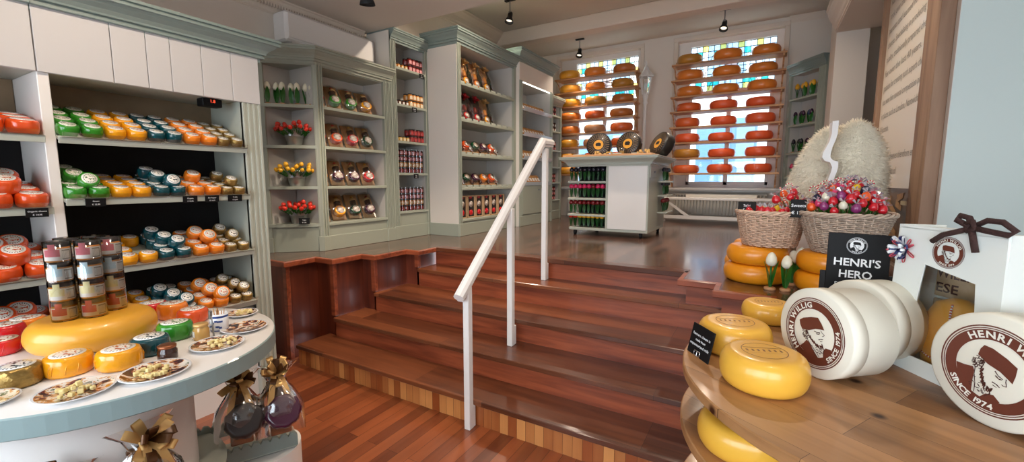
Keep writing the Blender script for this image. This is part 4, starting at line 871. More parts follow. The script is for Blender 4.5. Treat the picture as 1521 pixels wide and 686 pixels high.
# rows in the cart
for z, cs, rn in ((1.602, ['black']*8, 'top'), (1.387, ['pink']*5+['darkred']+['pink']*2, 'second'), (1.177, ['darkred']*8, 'third'), (1.0, ['red', 'red']+['yellow']*6, 'bottom')):
    for k, c in enumerate(cs):
        x = cx0-.02+k*(xm-.03-cx0)/7.6; 
        for row in (0, 1):
            dup(TPd[c], (x+.0+row*.02, cy0+.045+row*.085, z), (0, 0, random.random()*6), f"{c.replace('dark','dark ')} wooden tulip, {ORD[k]} from left, {'front' if row == 0 else 'rear'} row, {rn} counter shelf", 'wooden tulips in the counter')
for k in range(5):
    for z, c in ((1.6, 'black'), (1.42, 'black'), (1.2, 'darkred'), (1.0, 'red')):
        if z == 1.0: continue
        dup(TPd[c], (cx1+.06, cy0+.56+.07*k, z), (0, 0, random.random()*6), f"{c.replace('dark','dark ')} wooden tulip, {ORD[k]} from the front, {'upper' if z == 1.6 else 'middle' if z == 1.42 else 'lower'} shelf, counter's right side", 'wooden tulips on the side of the counter')
# corner cabinet rows
iF = wm(F_)
for z, cs, rn, hs in ((2.862, ['yellow']*7, 'top', 1.55), (2.462, ['purple', 'purple', 'purple', 'blue', 'purple', 'blue', 'black'], 'second', 1.4), (2.042, ['black', 'black', 'black', 'purple', 'purple', 'purple', 'black'], 'third', 1.4), (1.662, ['pink']*6, 'fourth', 1.4)):
    for k, c in enumerate(cs):
        p = iF @ V((.085+k*.082, .07+(k % 2)*.03, z-UP)); dup(TP[c], p, (0, 0, random.random()*6), f"{c} wooden tulip, {ORD[k]} from the left on the {rn} shelf of the corner cabinet", 'wooden tulips in the corner cabinet', scale=hs*.95)
# white tulips at the top of the tulip corner
for k in range(7):
    q = cb+(ca-cb)*(.10+.13*k); q = q+V((-.03, .05))*(1+.5*(k % 2)); dup(TP['white'], (q.x, q.y, 2.332), (0, 0, random.random()*6), f"white wooden tulip, {ORD[k]} from the left on the top corner shelf", 'white tulips on the corner shelf', scale=1.35)
# three by the cheese stacks
for k, (u, v, s) in enumerate(((1143, 430, 1.12), (1166, 432, 1.05), (1187, 425, 1.2))):
    p = P(u, v, 'z', UP); dup(TP['white'], (p.x, p.y, UP), (0, 0, k*2.), f"white wooden tulip before the large cheese stack, {['left','middle','right'][k]} one of the group", 'white tulips beside the baskets', scale=s*1.38)
p = P(1176, 426, 'z', UP); dup(TP['white'], (p.x, p.y+.05, UP), (0, 0, 1.), "white wooden tulip half hidden behind the other three by the stacked wheels", 'white tulips beside the baskets', scale=1.5)
# buckets of tulips in the corner
mat('zinc', (188, 190, 192), .32, metal=.9, var=.15, vscale=20)
def small_tulip(bud):
    b = MB(); b.tube([(0, 0, 0), (.004, 0, .05), (0, 0, .105)], .0025, 5, 1); b.lathe(bud_prof(.0175, .035), 10, 0, c=(0, 0, .1), cap=False); leaf(b, 1, .10, .009, .02, 1., (0, 0, .01)); leaf(b, 1, .085, .009, .025, 4., (0, 0, .01))
    o = b.build('artificial_tulip', [bud, 'leaf'], None, world=False); return tag(o, 'x', 'tulip')
ST = {'red': small_tulip('bud_red'), 'yellow': small_tulip('bud_yellow')}
for z, c, rn, n in ((1.945, 'red', 'upper', 26), (1.55, 'yellow', 'middle', 22), (1.18, 'red', 'lower', 28)):
    bx, by = (-4.0, 2.63) ; t = thing('zinc_bucket', f"small zinc bucket of {c} artificial tulips on the {rn} corner shelf", 'bucket', (bx, by, z))
    b = MB(); b.lathe([(.0, 0), (.062, 0), (.064, .004), (.080, .08), (.083, .08), (.083, .088), (.092, .142), (.098, .144), (.098, .152), (.091, .152), (.088, .14), (.064, .01), (0, .01)], 28, cap=False); b.build('pail', 'zinc', t, world=False)
    b = MB()
    for s in (-1, 1): b.tube([(s*.092, -.012, .142), (s*.106, -.012, .135), (s*.106, .012, .135), (s*.092, .012, .142)], .003, 5)
    b.build('handle_lug', 'steel', t, world=False)
    rr = random.Random(int(z*100))
    for k in range(n):
        a = k*2.4; rad = .018+.115*math.sqrt((k+.5)/n)*1.0; hz = z+.10+.035*(1-rad/.13)-(.03 if rad > .1 else 0)
        lean = min(1.15, rad*9.5); yaw = a
        sc_ = 1.22+rr.uniform(-.12, .12); base = V((bx+.045*cos(a), by+.045*sin(a), z+.075))
        o = dup(ST[c], base, Euler((0, lean*.85, yaw), 'XYZ'), f"{c} artificial tulip among the bunch in the {rn} zinc bucket", f"{c} tulips in the {rn} bucket", scale=sc_)
    # leaves hang
price_card((-3.875, 2.60, 1.182), (cos(ang), sin(ang), 0), (-.1, .1, 1), .10, .06, 'Tulips', '€ 9,95', 'black price card beside the lowest bucket of red tulips')
for d_ in (TP, TPd):
    for o in d_.values(): discard(o)
for o in ST.values(): discard(o)
# ------------------------------------------------------------------ cheese gift boards in the cabinet
wood('board_wood', (178, 128, 80), (214, 168, 118), axis=2, rough=.5, coat=.1, grain=14)
mat('cloth_cap', (196, 160, 108), .8); mat('jar_glass_dark', (58, 30, 24), .15, coat=.6)
wl = {'green': 'foil_green', 'darkgreen': 'foil_dg', 'orange': 'foil_redorange', 'yellow': 'foil_yellow', 'red': 'foil_red', 'purple': 'foil_purple'}
wax('foil_dg', (18, 66, 40))
def gift_board(c, knob='bud_red'):
    t = thing('gift_board', 'x', 'gift pack'); L_ = M4.Rotation(R(-33), 4, 'X')   # leans back (inward +y)
    b = MB(); b.T = L_; b.box((-.062, 0, 0), (.062, .014, .27), bev=.004); b.build('board', 'board_wood', t, world=False)
    b = MB(); b.T = L_ @ M4.Translation((.0, -.004, .075)) @ M4.Rotation(R(90), 4, 'X'); b2 = cheese_body(.052, .06); b.add(b2.v, b2.f, 0, True); ch = b.build('cheese', wl[c], t, world=False)
    b = MB(); b.T = L_ @ M4.Translation((0, -.0665, .075)) @ M4.Rotation(R(90), 4, 'X'); b.lathe([(.034, 0), (.034, .0012), (0, .002)], 24, cap=False); b.build('label', 'label_plain', ch, world=False)
    b = MB(); b.T = L_ @ M4.Translation((0, -.03, .135)); b.lathe([(0, 0), (.026, 0), (.028, .006), (.028, .04), (.024, .048), (.02, .05)], 16, cap=False); jr = b.build('jar', 'jar_glass_dark', t, world=False)
    b = MB(); b.T = L_ @ M4.Translation((0, -.03, .178)); b.lathe([(.032, -.006), (.03, .004), (.024, .022), (.012, .03), (0, .03)], 16, cap=False, ripple=lambda a, k: .06*sin(10*a)); b.build('cloth_cover', 'cloth_cap', jr, world=False)
    b = MB(); b.T = L_ @ M4.Translation((0, -.03, .205)); b.lathe([(0, 0), (.012, .004), (.014, .014), (.008, .024), (0, .026)], 12, cap=False); b.build('knob', knob, t, world=False)
    # clear wrapping, open folds over the board
    b = MB(); b.T = L_; vs = []
    for z, w, d in ((0, .07, .0), (.02, .07, .062), (.14, .068, .07), (.2, .055, .06), (.27, .05, .02), (.295, .03, .0)):
        for sx in (-1, -.5, 0, .5, 1): vs.append((sx*w, -d*(1-.35*abs(sx)**2)+.002*sin(9*sx+20*z)-.002, z))
    b.add(vs, [(k*5+i, k*5+i+1, k*5+i+6, k*5+i+5) for k in range(5) for i in range(4)], 0, True); b.build('clear_wrap', 'cellophane', t, world=False); return t
mat('label_plain', (238, 234, 226), .3, rgb2=(150, 110, 90), vscale=45)
GB = {c: gift_board(c, k) for c, k in (('green', 'bud_red'), ('darkgreen', 'bud_yellow'), ('orange', 'bud_red'), ('yellow', 'bud_yellow'), ('red', 'bud_yellow'), ('purple', 'bud_red'))}
iA = wm(A_)
for s, (z, cs) in enumerate(((2.33, ['red', 'green', 'green', 'yellow']), (1.945, ['red', 'orange', 'red', 'darkgreen']), (1.55, ['yellow', 'purple', 'purple', 'red']), (1.18, ['darkgreen', 'yellow', 'darkgreen', 'purple']))):
    for k, c in enumerate(cs):
        p = iA @ V((.10+k*.205, .115, z-UP+.001)); dup(GB[c], p, (0, 0, R90+R(-18)), f"wooden gift board with {c.replace('dark','dark ')} cheese, {ORD[k]} from the left, {['top','second','third','bottom'][s]} shelf", 'cheese gift boards in the cabinet', scale=1.18)
for o in GB.values(): discard(o)
# ------------------------------------------------------------------ jars
mat('jam_red', (122, 26, 24), .15, coat=.7); mat('jam_amber', (206, 132, 52), .15, coat=.7); mat('jam_brown', (92, 48, 28), .15, coat=.7); mat('jam_honey', (214, 170, 84), .15, coat=.7); mat('paper_pink', (220, 150, 150), .5); mat('paper_cream', (232, 214, 180), .5); mat('lid_black', (26, 22, 22), .35); mat('paper_red', (176, 58, 56), .5); mat('paper_white', (236, 230, 224), .5)
def jar(body, paper, r=.028, h=.07):
    t = thing('jam_jar', 'x', 'jar')
    b = MB(); b.lathe([(0, 0), (r*.9, 0), (r, .004), (r, h*.72), (r*.86, h*.8), (r*.84, h*.84), (0, h*.84)], 18, cap=False); b.build('glass', body, t, world=False)
    b = MB(); b.lathe([(r*.86, h*.83), (r*.9, h*.84), (r*.9, h*.97), (r*.85, h), (0, h)], 18, cap=False); b.build('lid', 'lid_black', t, world=False)
    b = MB(); n = 14; vs = []
    for k in range(n+1):
        a = pi*.75+pi*1.5*k/n
        for z in (h*.14, h*.62): vs.append((r*1.012*cos(a+pi/2), r*1.012*sin(a+pi/2), z))
    b.add(vs, [(2*k, 2*k+2, 2*k+3, 2*k+1) for k in range(n)], 0, True); b.build('label', paper, t, world=False); return t
JB = {'red jam': jar('jam_red', 'paper_pink'), 'amber': jar('jam_amber', 'paper_cream'), 'brown': jar('jam_brown', 'paper_white'), 'honey': jar('jam_honey', 'paper_cream'), 'red': jar('jam_red', 'paper_red')}
iB = wm(B_)
def putjar(kind, x, y, z, label, grp='jam jars in the narrow cabinet', s=1., M=iB): dup(JB[kind], M @ V((x, y, z-UP)), (0, 0, R90), label, grp, scale=s)
shn = {2.93: 'top', 2.51: 'second', 2.08: 'third', 1.70: 'fourth', 1.235: 'fifth'}
for z, l, rgt, lk in ((2.93, 'amber', 'red jam', 5), (2.51, 'brown', 'amber', 5), (2.08, 'honey', 'red', 5)):
    for k in range(4):
        for r_ in range(2):
            putjar(l, .12+k*.062, .05+r_*.07, z, f"small {l} jar, left group, {ORD[k]} from left, {'front' if r_ == 0 else 'rear'} row, {shn[z]} shelf", s=.85)
    for k in range(4):
        for lay in (0, 1):
            for r_ in range(2):
                putjar(rgt, .37+k*.062, .05+r_*.07, z+lay*.081, f"{rgt} jar, right group, {ORD[k]} from left, {'lower' if lay == 0 else 'upper'} layer, {'front' if r_ == 0 else 'rear'} row, {shn[z]} shelf", s=1.15)
for z in (1.70, 1.235):
    for k in range(7):
        x = .12+k*.066+(.015 if k > 2 else 0)
        for lay in range(4): putjar(['red', 'amber', 'red jam', 'red jam'][lay], x, .05, z+lay*.072, f"jar in clear tube {ORD[k]} from the left, {['lowest','second','third','topmost'][lay]} of four, {shn[z]} shelf", 'stacked jars in tubes')
        b = MB(); b.lathe([(.0305, 0), (.0305, .292)], 16, cap=False); p = iB @ V((x, .05, z-UP)); single('clear_tube', b, 'acrylic', f"clear tube around four jars, {ORD[k]} from the left, {shn[z]} shelf of the narrow cabinet", 'tube', p, group='clear tubes in the narrow cabinet')
for x, z, tx in ((.50, 2.865, 'Jam'), (.36, 2.44, 'Mustard'), (.36, 1.635, '4 jars')):
    p = iB @ V((x, -.03, z-UP)); price_card(p, (0, 1, 0), (0, 0, 1), .085, .055, tx, '€ 8,95', f"black price card on the {'top' if z > 2.8 else 'second' if z > 2 else 'fourth'} shelf edge of the jar cabinet")
iE = wm(E_)
for z in (2.78, 2.5, 2.16, 1.58, 1.26):
    for k in range(5):
        for lay in range(2 if z > 1.3 else 3):
            kd = ['red jam', 'brown', 'red'][int(z*10) % 3]; putjar(kd, .09+k*.09, .06, z+lay*.082, f"{kd} jar in the far corner, {ORD[k]} from left, {ORD[lay]} layer, {dict([(2.78,'top'),(2.5,'second'),(2.16,'third'),(1.58,'fifth'),(1.26,'lowest')])[z]} shelf", 'jars in the far corner cabinet', 1.15, iE)
# ------------------------------------------------------------------ gift packs in the tall cabinet
mat('bow_red', (190, 20, 34), .3, coat=.4); mat('bow_gold', (220, 176, 112), .3, metal=.45); mat('bow_brown', (96, 62, 34), .3, metal=.4); mat('bottle_green', (16, 34, 18), .1, coat=.8); mat('bottle_red', (50, 8, 14), .1, coat=.8); mat('box_wood', (206, 170, 132), .55); mat('box_dark', (34, 22, 22), .35, coat=.5)
def bow(b, mi, r, n=12, w=.018, seed=0, mi2=None):
    rr = random.Random(seed)
    for k in range(n):
        a = 2*pi*k/n*1.0+rr.uniform(-.2, .2); el = rr.uniform(.15, 1.2); ln = r*rr.uniform(.8, 1.1); d = V((cos(a)*cos(el), sin(a)*cos(el), sin(el))); sd = d.cross(V((0, 0, 1))).normalized(); up = sd.cross(d)
        vs = []; m = 10
        for i in range(m+1):
            t = i/m; out = sin(pi*t)**.8*ln; ht = (t-.5)*ln*.55*sin(pi*t); p = d*out+up*ht
            for s in (-1, 1): vs.append(tuple(p+sd*s*w/2))
        b.add(vs, [(2*i, 2*i+1, 2*i+3, 2*i+2) for i in range(m)], mi if (mi2 is None or k % 3) else mi2, True)
def gift_pack(kind):
    t = thing('gift_pack', 'x', 'gift pack'); L_ = M4.Rotation(R(-16), 4, 'X')
    b = MB(); b.T = L_; b.box((-.085, 0, 0), (.085, .014, .33), bev=.004); b.build('board', 'board_wood' if kind != 'red' else 'box_dark', t, world=False)
    b = MB(); b.T = L_ @ M4.Translation((.03, -.035, .01)); b.lathe([(0, 0), (.027, 0), (.028, .01), (.028, .15), (.012, .19), (.011, .25), (.013, .252), (.013, .27), (0, .27)], 16, cap=False); b.build('bottle', 'bottle_green' if kind != 'red' else 'bottle_red', t, world=False)
    b = MB(); b.T = L_ @ M4.Translation((-.035, -.004, .06)) @ M4.Rotation(R(90), 4, 'X'); q = cheese_body(.045, .055); b.add(q.v, q.f, 0, True); ch = b.build('cheese', {'red': 'foil_red', 'tan': 'foil_orange', 'gold': 'foil_yellow'}[kind], t, world=False)
    b = MB(); b.T = L_ @ M4.Translation((-.035, -.0615, .06)) @ M4.Rotation(R(90), 4, 'X'); b.lathe([(.03, 0), (.03, .001), (0, .0015)], 20, cap=False); b.build('label', 'label_plain', ch, world=False)
    b = MB(); b.T = L_ @ M4.Translation((-.035, -.03, .115)); b.lathe([(0, 0), (.024, 0), (.026, .004), (.026, .05), (.022, .055), (.022, .066), (0, .066)], 16, cap=False); b.build('jar', 'jam_amber' if kind != 'red' else 'jam_red', t, world=False)
    b = MB(); b.T = L_ @ M4.Translation((-.01, -.03, .27)) @ M4.Rotation(R(60), 4, 'X'); bow(b, 0, .06, 12, .016, 3); b.build('ribbon_bow', 'bow_red' if kind == 'red' else 'bow_gold', t, world=False)
    b = MB(); b.T = L_; vs = []
    for z, w, d in ((0, .09, .0), (.02, .09, .062), (.2, .085, .07), (.28, .05, .04), (.33, .06, .02), (.37, .07, .0)):
        for sx in (-1, -.5, 0, .5, 1): vs.append((sx*w, -d*(1-.35*abs(sx)**2)+.003*sin(9*sx+30*z)-.002, z))
    b.add(vs, [(k*5+i, k*5+i+1, k*5+i+6, k*5+i+5) for k in range(5) for i in range(4)], 0, True); b.build('clear_wrap', 'cellophane', t, world=False); return t
GP = {k: gift_pack(k) for k in ('red', 'tan', 'gold')}
iC = wm(C_)
for z, cs, n in ((2.81, ['tan', 'gold', 'tan', 'gold'], 4), (2.37, ['red', 'red', 'red', 'gold'], 4)):
    for k in range(n): dup(GP[cs[k]], iC @ V((.16+k*.24, .14, z-UP+.001)), (0, 0, R90+R(-12)), f"tall wrapped bottle gift pack, {ORD[k]} from the left on the {'top' if z > 2.5 else 'second'} shelf, {cs[k]} bow", 'bottle gift packs in the tall cabinet', scale=1.2)
for o in GP.values(): discard(o)
def film_pack(wax_, seed):
    t = thing('cheese_pack', 'x', 'gift pack'); L_ = M4.Rotation(R(-40), 4, 'X')
    b = MB(); b.T = L_; b.box((-.08, 0, 0), (.08, .02, .17), bev=.006); b.build('tray', 'board_wood', t, world=False)
    b = MB(); b.T = L_ @ M4.Translation((-.02, 0, .08)) @ M4.Rotation(R(90), 4, 'X'); q = cheese_body(.055, .06); b.add(q.v, q.f, 0, True); ch = b.build('cheese', wax_, t, world=False)
    b = MB(); b.T = L_ @ M4.Translation((-.02, -.063, .08)) @ M4.Rotation(R(90), 4, 'X'); b.lathe([(.034, 0), (.034, .001), (0, .0015)], 20, cap=False); b.build('label', 'label_plain', ch, world=False)
    b = MB(); b.T = L_ @ M4.Translation((.052, -.02, .01)); b.lathe([(0, 0), (.02, 0), (.021, .05), (.017, .06), (0, .062)], 14, cap=False); b.build('jar', 'jam_brown', t, world=False)
    b = MB(); b.T = L_; vs = []; rr = random.Random(seed)
    for j in range(6):
        for i in range(7): u = i/6*2-1; v = j/5; vs.append((u*.09, -.072*max(0, (1-u*u*.8))*sin(pi*min(1, v*.9+.1))**.6+rr.uniform(-.004, .004), -.005+.19*v))
    b.add(vs, [(j*7+i, j*7+i+1, j*7+i+8, j*7+i+7) for j in range(5) for i in range(6)], 0, True); b.build('clear_wrap', 'cellophane', t, world=False); return t
FP = {k: film_pack(m, i) for i, (k, m) in enumerate((('orange', 'foil_redorange'), ('dark green', 'foil_dg'), ('yellow', 'foil_orange'), ('purple', 'foil_purple')))}
for z, cs in ((1.94, ['purple', 'orange', 'dark green', 'purple', 'orange']), (1.515, ['orange', 'dark green', 'purple', 'yellow', 'orange'])):
    for k, c in enumerate(cs): dup(FP[c], iC @ V((.15+k*.205, .10, z-UP+.035)), (0, 0, R90+R(-10)), f"film-wrapped pack with {c} cheese, {ORD[k]} from left, {'third' if z > 1.7 else 'fourth'} shelf, tall cabinet", 'film-wrapped cheese packs', scale=1.15)
for o in FP.values(): discard(o)
for z in (1.94, 1.515, 2.37, 2.81):
    b = MB()
    for k in range(9): b.box((.085+k*.145, .02, z-UP), (.085+k*.145+.105, .04, z-UP+.035+.0*k), bev=.004); b.box((.085+k*.145+.105, .02, z-UP), (.23+k*.145 if k < 8 else 1.35, .04, z-UP+.012))
    b.box((.075, .16, z-UP), (1.35, .18, z-UP+.03)) if z < 2 else None
    b.build('serrated_rest', 'sage_light', C_, world=False)
def wood_box():
    t = thing('wooden_gift_box', 'x', 'gift box')
    b = MB(); w, h, d = .075, .26, .07
    b.box((-w, 0, 0), (w, d, .012)); b.box((-w, 0, h-.012), (w, d, h)); b.box((-w, 0, 0), (-w+.012, d, h)); b.box((w-.012, 0, 0), (w, d, h)); b.box((-w, d-.006, 0), (w, d, h)); b.build('case', 'box_wood', t, world=False)
    b = MB(); b.box((-w+.012, .012, .012), (w-.012, d-.006, h-.012)); inn = b.build('inlay', 'box_dark', t, world=False)
    b = MB(); b.T = M4.Translation((0, .012, .16)) @ M4.Rotation(R(90), 4, 'X'); b.lathe([(.036, 0), (.036, .006), (0, .012)], 20, cap=False); b.build('label', 'label_plain', inn, world=False)
    b = MB(); b.T = M4.Translation((0, .0, .06)) @ M4.Rotation(R(90), 4, 'X'); b.lathe([(.032, -.02), (.034, -.005), (.02, .004), (0, .006)], 16, cap=False); b.build('cheese', 'foil_red', t, world=False)
    b = MB(); b.T = M4.Translation((-.03, .002, .235)) @ M4.Rotation(R(90), 4, 'X'); bow(b, 0, .022, 9, .008, 5); b.build('ribbon_bow', 'bow_red', t, world=False); return t
wb = wood_box()
for k in range(6): dup(wb, iC @ V((.16+k*.188, .05, 1.117-UP)), (0, 0, R90), f"upright wooden gift box with dark window, {ORD[k]} from the left on the lowest shelf", 'wooden gift boxes', scale=1.12)
discard(wb)
# ------------------------------------------------------------------ bakery cabinet trays
mat('biscuit', (196, 140, 78), .6, var=.2, vscale=40); mat('biscuit_pale', (214, 186, 140), .6); mat('tray_glass', (196, 206, 214), .15, coat=.6)
def pack():
    t = thing('biscuit_pack', 'x', 'biscuit pack'); b = MB(); b.T = M4.Rotation(R(-35), 4, 'X'); b.box((-.032, 0, 0), (.032, .03, .15), bev=.008); b.build('packet', 'biscuit', t, world=False)
    b = MB(); b.T = M4.Rotation(R(-35), 4, 'X'); b.box((-.024, -.002, .03), (.024, .0, .09)); b.build('label', 'paper_white', t, world=False); return t
pk = pack(); iD = wm(D_)
for s, (v, n) in enumerate(((160, 10), (198, 10), (234, 10), (273, 8))):
    z = P(772, v, 'x', -3.25).z; y0 = 0
    b = MB(); b.T = M4.Translation((0, 0, z-UP)) @ M4.Rotation(R(14), 4, 'X'); b.box((.10, -.03, -.015), (1.09, .40, -.002), bev=.003); b.box((.10, -.035, -.02), (1.09, -.03, .04)); b.build('tray_shelf', 'tray_glass', D_, world=False)
    for k in range(n): dup(pk, iD @ V((.17+k*.095, .06, z-UP+.02)), (0, 0, R90+R(-10)), f"brown biscuit pack, {ORD[k]} from the left on the {['top','second','third','lowest'][s]} tray of the lit cabinet", 'biscuit packs')
discard(pk)
for o in JB.values(): discard(o)
# ------------------------------------------------------------------ on the island counter: black display wheels, samples
CT = 1.93
mat('black_wax', (26, 22, 20), .45, coat=.2); mat('ink_gold', (222, 160, 60), .5); mat('ink_fade', (128, 104, 78), .6)
def black_wheel(c, nrm, r, h, label):
    "display wheel standing on its rim; nrm = direction its printed face looks"
    nrm = V(nrm).normalized(); M = M4.Translation(c) @ nrm.to_track_quat('Z', 'Y').to_matrix().to_4x4()
    t = thing('black_cheese', label, 'cheese', c); b = MB(); b.T = M
    b.lathe([(0, -h), (r*.9, -h), (r, -h*.85), (r, -h*.12), (r*.95, 0), (0, 0)], 40, cap=False); b.build('wheel', 'black_wax', t)
    b = MB(); b.T = M @ M4.Translation((0, 0, .001)); n = 30
    for k in range(n):
        a = 2*pi*k/n; b.T = M @ M4.Rotation(a, 4, 'Z') @ M4.Translation((0, 0, .001)); b.add([(r*.56, -.002, 0), (r*.88, -.004, 0), (r*.88, .004, 0), (r*.56, .002, 0)], [(0, 1, 2, 3)], 1)
    b.T = M @ M4.Translation((0, 0, .001)); b.lathe([(r*.50, 0), (r*.53, 0)], 36, 1, cap=False); b.lathe([(0, .0), (r*.40, 0)], 36, 0, cap=False)
    b.T = M @ M4.Translation((0, 0, .002)); b.add([(-.03, -.02, 0), (.03, -.02, 0), (.035, .015, 0), (.01, .03, 0), (-.03, .025, 0), (-.04, .0, 0)], [(0, 1, 2, 3, 4, 5)], 2)
    b.build('printed_face', ['ink_gold', 'ink_fade', 'black_wax'], t); return t
p = P(887, 215, 'y', 5.55); black_wheel((p.x, 5.6, CT+.15), (.12, -1, .22), .165, .10, 'black cheese wheel with gold print standing at the left of the counter')
p = P(932, 215, 'y', 5.55); black_wheel((p.x, 5.55, CT+.145), (-.2, -1, .25), .16, .10, 'black cheese wheel with gold print standing at the middle of the counter')
p = P(977, 213, 'y', 5.75); black_wheel((p.x, 5.75, CT+.15), (-.75, -.75, .55), .17, .14, 'black cheese wheel tilted over the right edge of the counter')
mat('slice', (226, 186, 110), .5, var=.2, vscale=30); mat('sample_glass', (210, 214, 216), .1, coat=.6)
for i, (u, w, h, m, nm, lb) in enumerate(((860, .14, .015, 'tray_grey', 'sample_tray', 'flat grey sample tray at the left end of the counter'), (889, .06, .05, 'slice', 'cheese_sample', 'pale block of cheese samples before the left black wheel'), (903, .09, .04, 'slice', 'cheese_sample', 'wider pile of pale cheese samples right of the left black wheel'),
        (917, .12, .018, 'tray_grey', 'sample_tray', 'flat grey sample tray before the middle black wheel'), (945, .11, .015, 'tray_grey', 'sample_tray', 'flat grey sample tray right of the middle black wheel'), (951, .05, .05, 'slice', 'cheese_sample', 'pale cheese samples between the middle and right black wheels'), (961, .05, .055, 'slice', 'cheese_sample', 'pale cheese samples next to the tilted black wheel'))):
    y = 5.36; p = P(u, 225, 'y', y); b = MB()
    if nm == 'sample_tray': b.box((-w/2, -.05, 0), (w/2, .05, .006), bev=.002); b.box((-w/2, -.05, .006), (w/2, -.044, h)); b.box((-w/2, .044, .006), (w/2, .05, h)); b.box((-w/2, -.05, .006), (-w/2+.006, .05, h)); b.box((w/2-.006, -.05, .006), (w/2, .05, h))
    else:
        rr = random.Random(i)
        for k in range(9): x = rr.uniform(-w/2, w/2); yy = rr.uniform(-.03, .03); z = rr.choice((0, h*.45)); b.box((x-.012, yy-.012, z), (x+.012, yy+.012, z+h*.5), bev=.002)
    single(nm, b, m, lb, 'sample tray' if nm == 'sample_tray' else 'cheese', (p.x, y+(.02 if nm == 'sample_tray' else 0.0), CT))
p = P(923, 215, 'y', 5.36); t = thing('glass_jar', 'small glass jar with pale filling in the middle of the counter', 'jar', (p.x, 5.38, CT)); b = MB(); b.lathe([(.03, 0), (.034, .005), (.034, .07), (.037, .085)], 18, cap=False); b.build('glass', 'acrylic', t, world=False); b = MB(); b.lathe([(0, .002), (.031, .004), (.031, .045), (0, .045)], 18, cap=False); b.build('filling', 'slice', t, world=False)
# ------------------------------------------------------------------ stacks of large wheels with baskets
mat('wheel_orange', (236, 148, 22), .35, coat=.35, var=.1, vscale=5)
def big_wheel(c, r, h, m, label, grp=None, nm='round_cheese'):
    b = MB(); b.lathe(wheel_prof(r, h), 48, cap=False); return single(nm, b, m, label, 'cheese', c, group=grp)
sx, sy = -.02, 3.47
big_wheel((sx-.005, sy, UP), .205, .13, 'wheel_orange', 'large orange cheese wheel at the bottom of the left stack', 'stacked orange wheels')
big_wheel((sx+.0, sy-.01, UP+.13), .195, .13, 'wheel_orange', 'large orange cheese wheel directly under the left basket', 'stacked orange wheels')
big_wheel((sx+.42, sy-.12, UP), .205, .13, 'wheel_orange', 'large orange cheese wheel at the bottom of the right stack', 'stacked orange wheels')
big_wheel((sx+.415, sy-.13, UP+.13), .195, .13, 'wheel_orange', 'large orange cheese wheel directly under the right basket', 'stacked orange wheels')
big_wheel((sx-.03, sy+.44, UP), .205, .115, 'wheel_orange', 'large orange cheese wheel behind the left stack, the lower one', 'stacked orange wheels')
big_wheel((sx+.02, sy+.44, UP+.115), .2, .125, 'wheel_orange', 'large orange cheese wheel behind the left stack, the upper one', 'stacked orange wheels')
mat('wicker', (222, 188, 162), .65, var=.3, vscale=40); mat('wicker_grey', (206, 184, 164), .65, var=.35, vscale=40)
def basket(c, rb, rt, h, m, label):
    t = thing('wicker_basket', label, 'basket', c); ns = 34; rows = int(h/.0115)
    b = MB()
    for k in range(rows):
        z = .008+k*.0115; f = z/h; rr_ = rb+(rt-rb)*f**.85; n = ns*2
        b.tube([((rr_+.0055*(1 if (i+k) % 2 else -1)*(1 if i % 2 == 0 else 1))*cos(2*pi*i/n*1.0), (rr_+.0055*(1 if ((i//2)+k) % 2 else -1))*sin(2*pi*i/n), z+.0015*sin(i*1.7+k)) for i in range(n)], .0052, 5, closed=True)
    b.build('weave', m, t, world=False)
    b = MB()
    for i in range(ns):
        a = 2*pi*i/ns; b.tube([((rb+(rt-rb)*f**.85)*cos(a), (rb+(rt-rb)*f**.85)*sin(a), h*f) for f in (0, .33, .66, 1.)], .0048, 5)
    b.build('stakes', m, t, world=False)
    b = MB(); n = 96
    for s in range(3): b.tube([((rt+.009*cos(9*2*pi*i/n+s*2.1))*cos(2*pi*i/n), (rt+.009*cos(9*2*pi*i/n+s*2.1))*sin(2*pi*i/n), h+.004+.009*sin(9*2*pi*i/n+s*2.1)) for i in range(n)], .008, 6, closed=True)
    b.build('braided_rim', m, t, world=False)
    b = MB(); b.lathe([(0, .004), (rb, .004), (rb, .012), (0, .012)], 30, cap=False); b.build('bottom', m, t, world=False); return t
B1 = (sx+.065, sy-.03, UP+.262); B2 = (sx+.455, sy-.16, UP+.262)
basket(B1, .155, .205, .225, 'wicker', 'light wicker basket on the left wheel stack, low-filled with wooden tulips')
basket(B2, .15, .235, .235, 'wicker_grey', 'greyer wicker basket heaped with wrapped sweets on the right wheel stack')
# sweets: wrapped tulips, lollipops and candy canes
for k, c in {'sweet_red': (206, 24, 40), 'sweet_pink': (220, 60, 110), 'sweet_orange': (236, 90, 30), 'sweet_yellow': (238, 196, 30), 'sweet_white': (238, 234, 210), 'sweet_green': (60, 120, 40), 'sweet_navy': (24, 30, 60), 'sweet_purple': (140, 50, 110), 'cane_red': (190, 26, 50)}.items(): mat(k, c, .3, coat=.6)
mat('film_silver', (214, 210, 220), .15, metal=.6)
def sweet(m):
    b = MB(); b.lathe(bud_prof(.026, .055), 12, 0, c=(0, 0, .02), cap=False); b.tube([(0, 0, -.06), (0, 0, .02)], .004, 5, 1); leaf(b, 1, .07, .012, .02, .5, (0, 0, -.05))
    for k in range(5):
        a = k*1.26; b.add([(0, 0, .072), (.022*cos(a), .022*sin(a), .095), (.028*cos(a+.5), .028*sin(a+.5), .088)], [(0, 1, 2)], 2, False)
    o = b.build('wrapped_tulip', [m, 'sweet_green', 'film_silver'], None, world=False); return tag(o, 'x', 'sweet')
SWc = ['red', 'pink', 'orange', 'yellow', 'white', 'purple', 'navy']
SW = {c: sweet('sweet_'+c) for c in SWc}
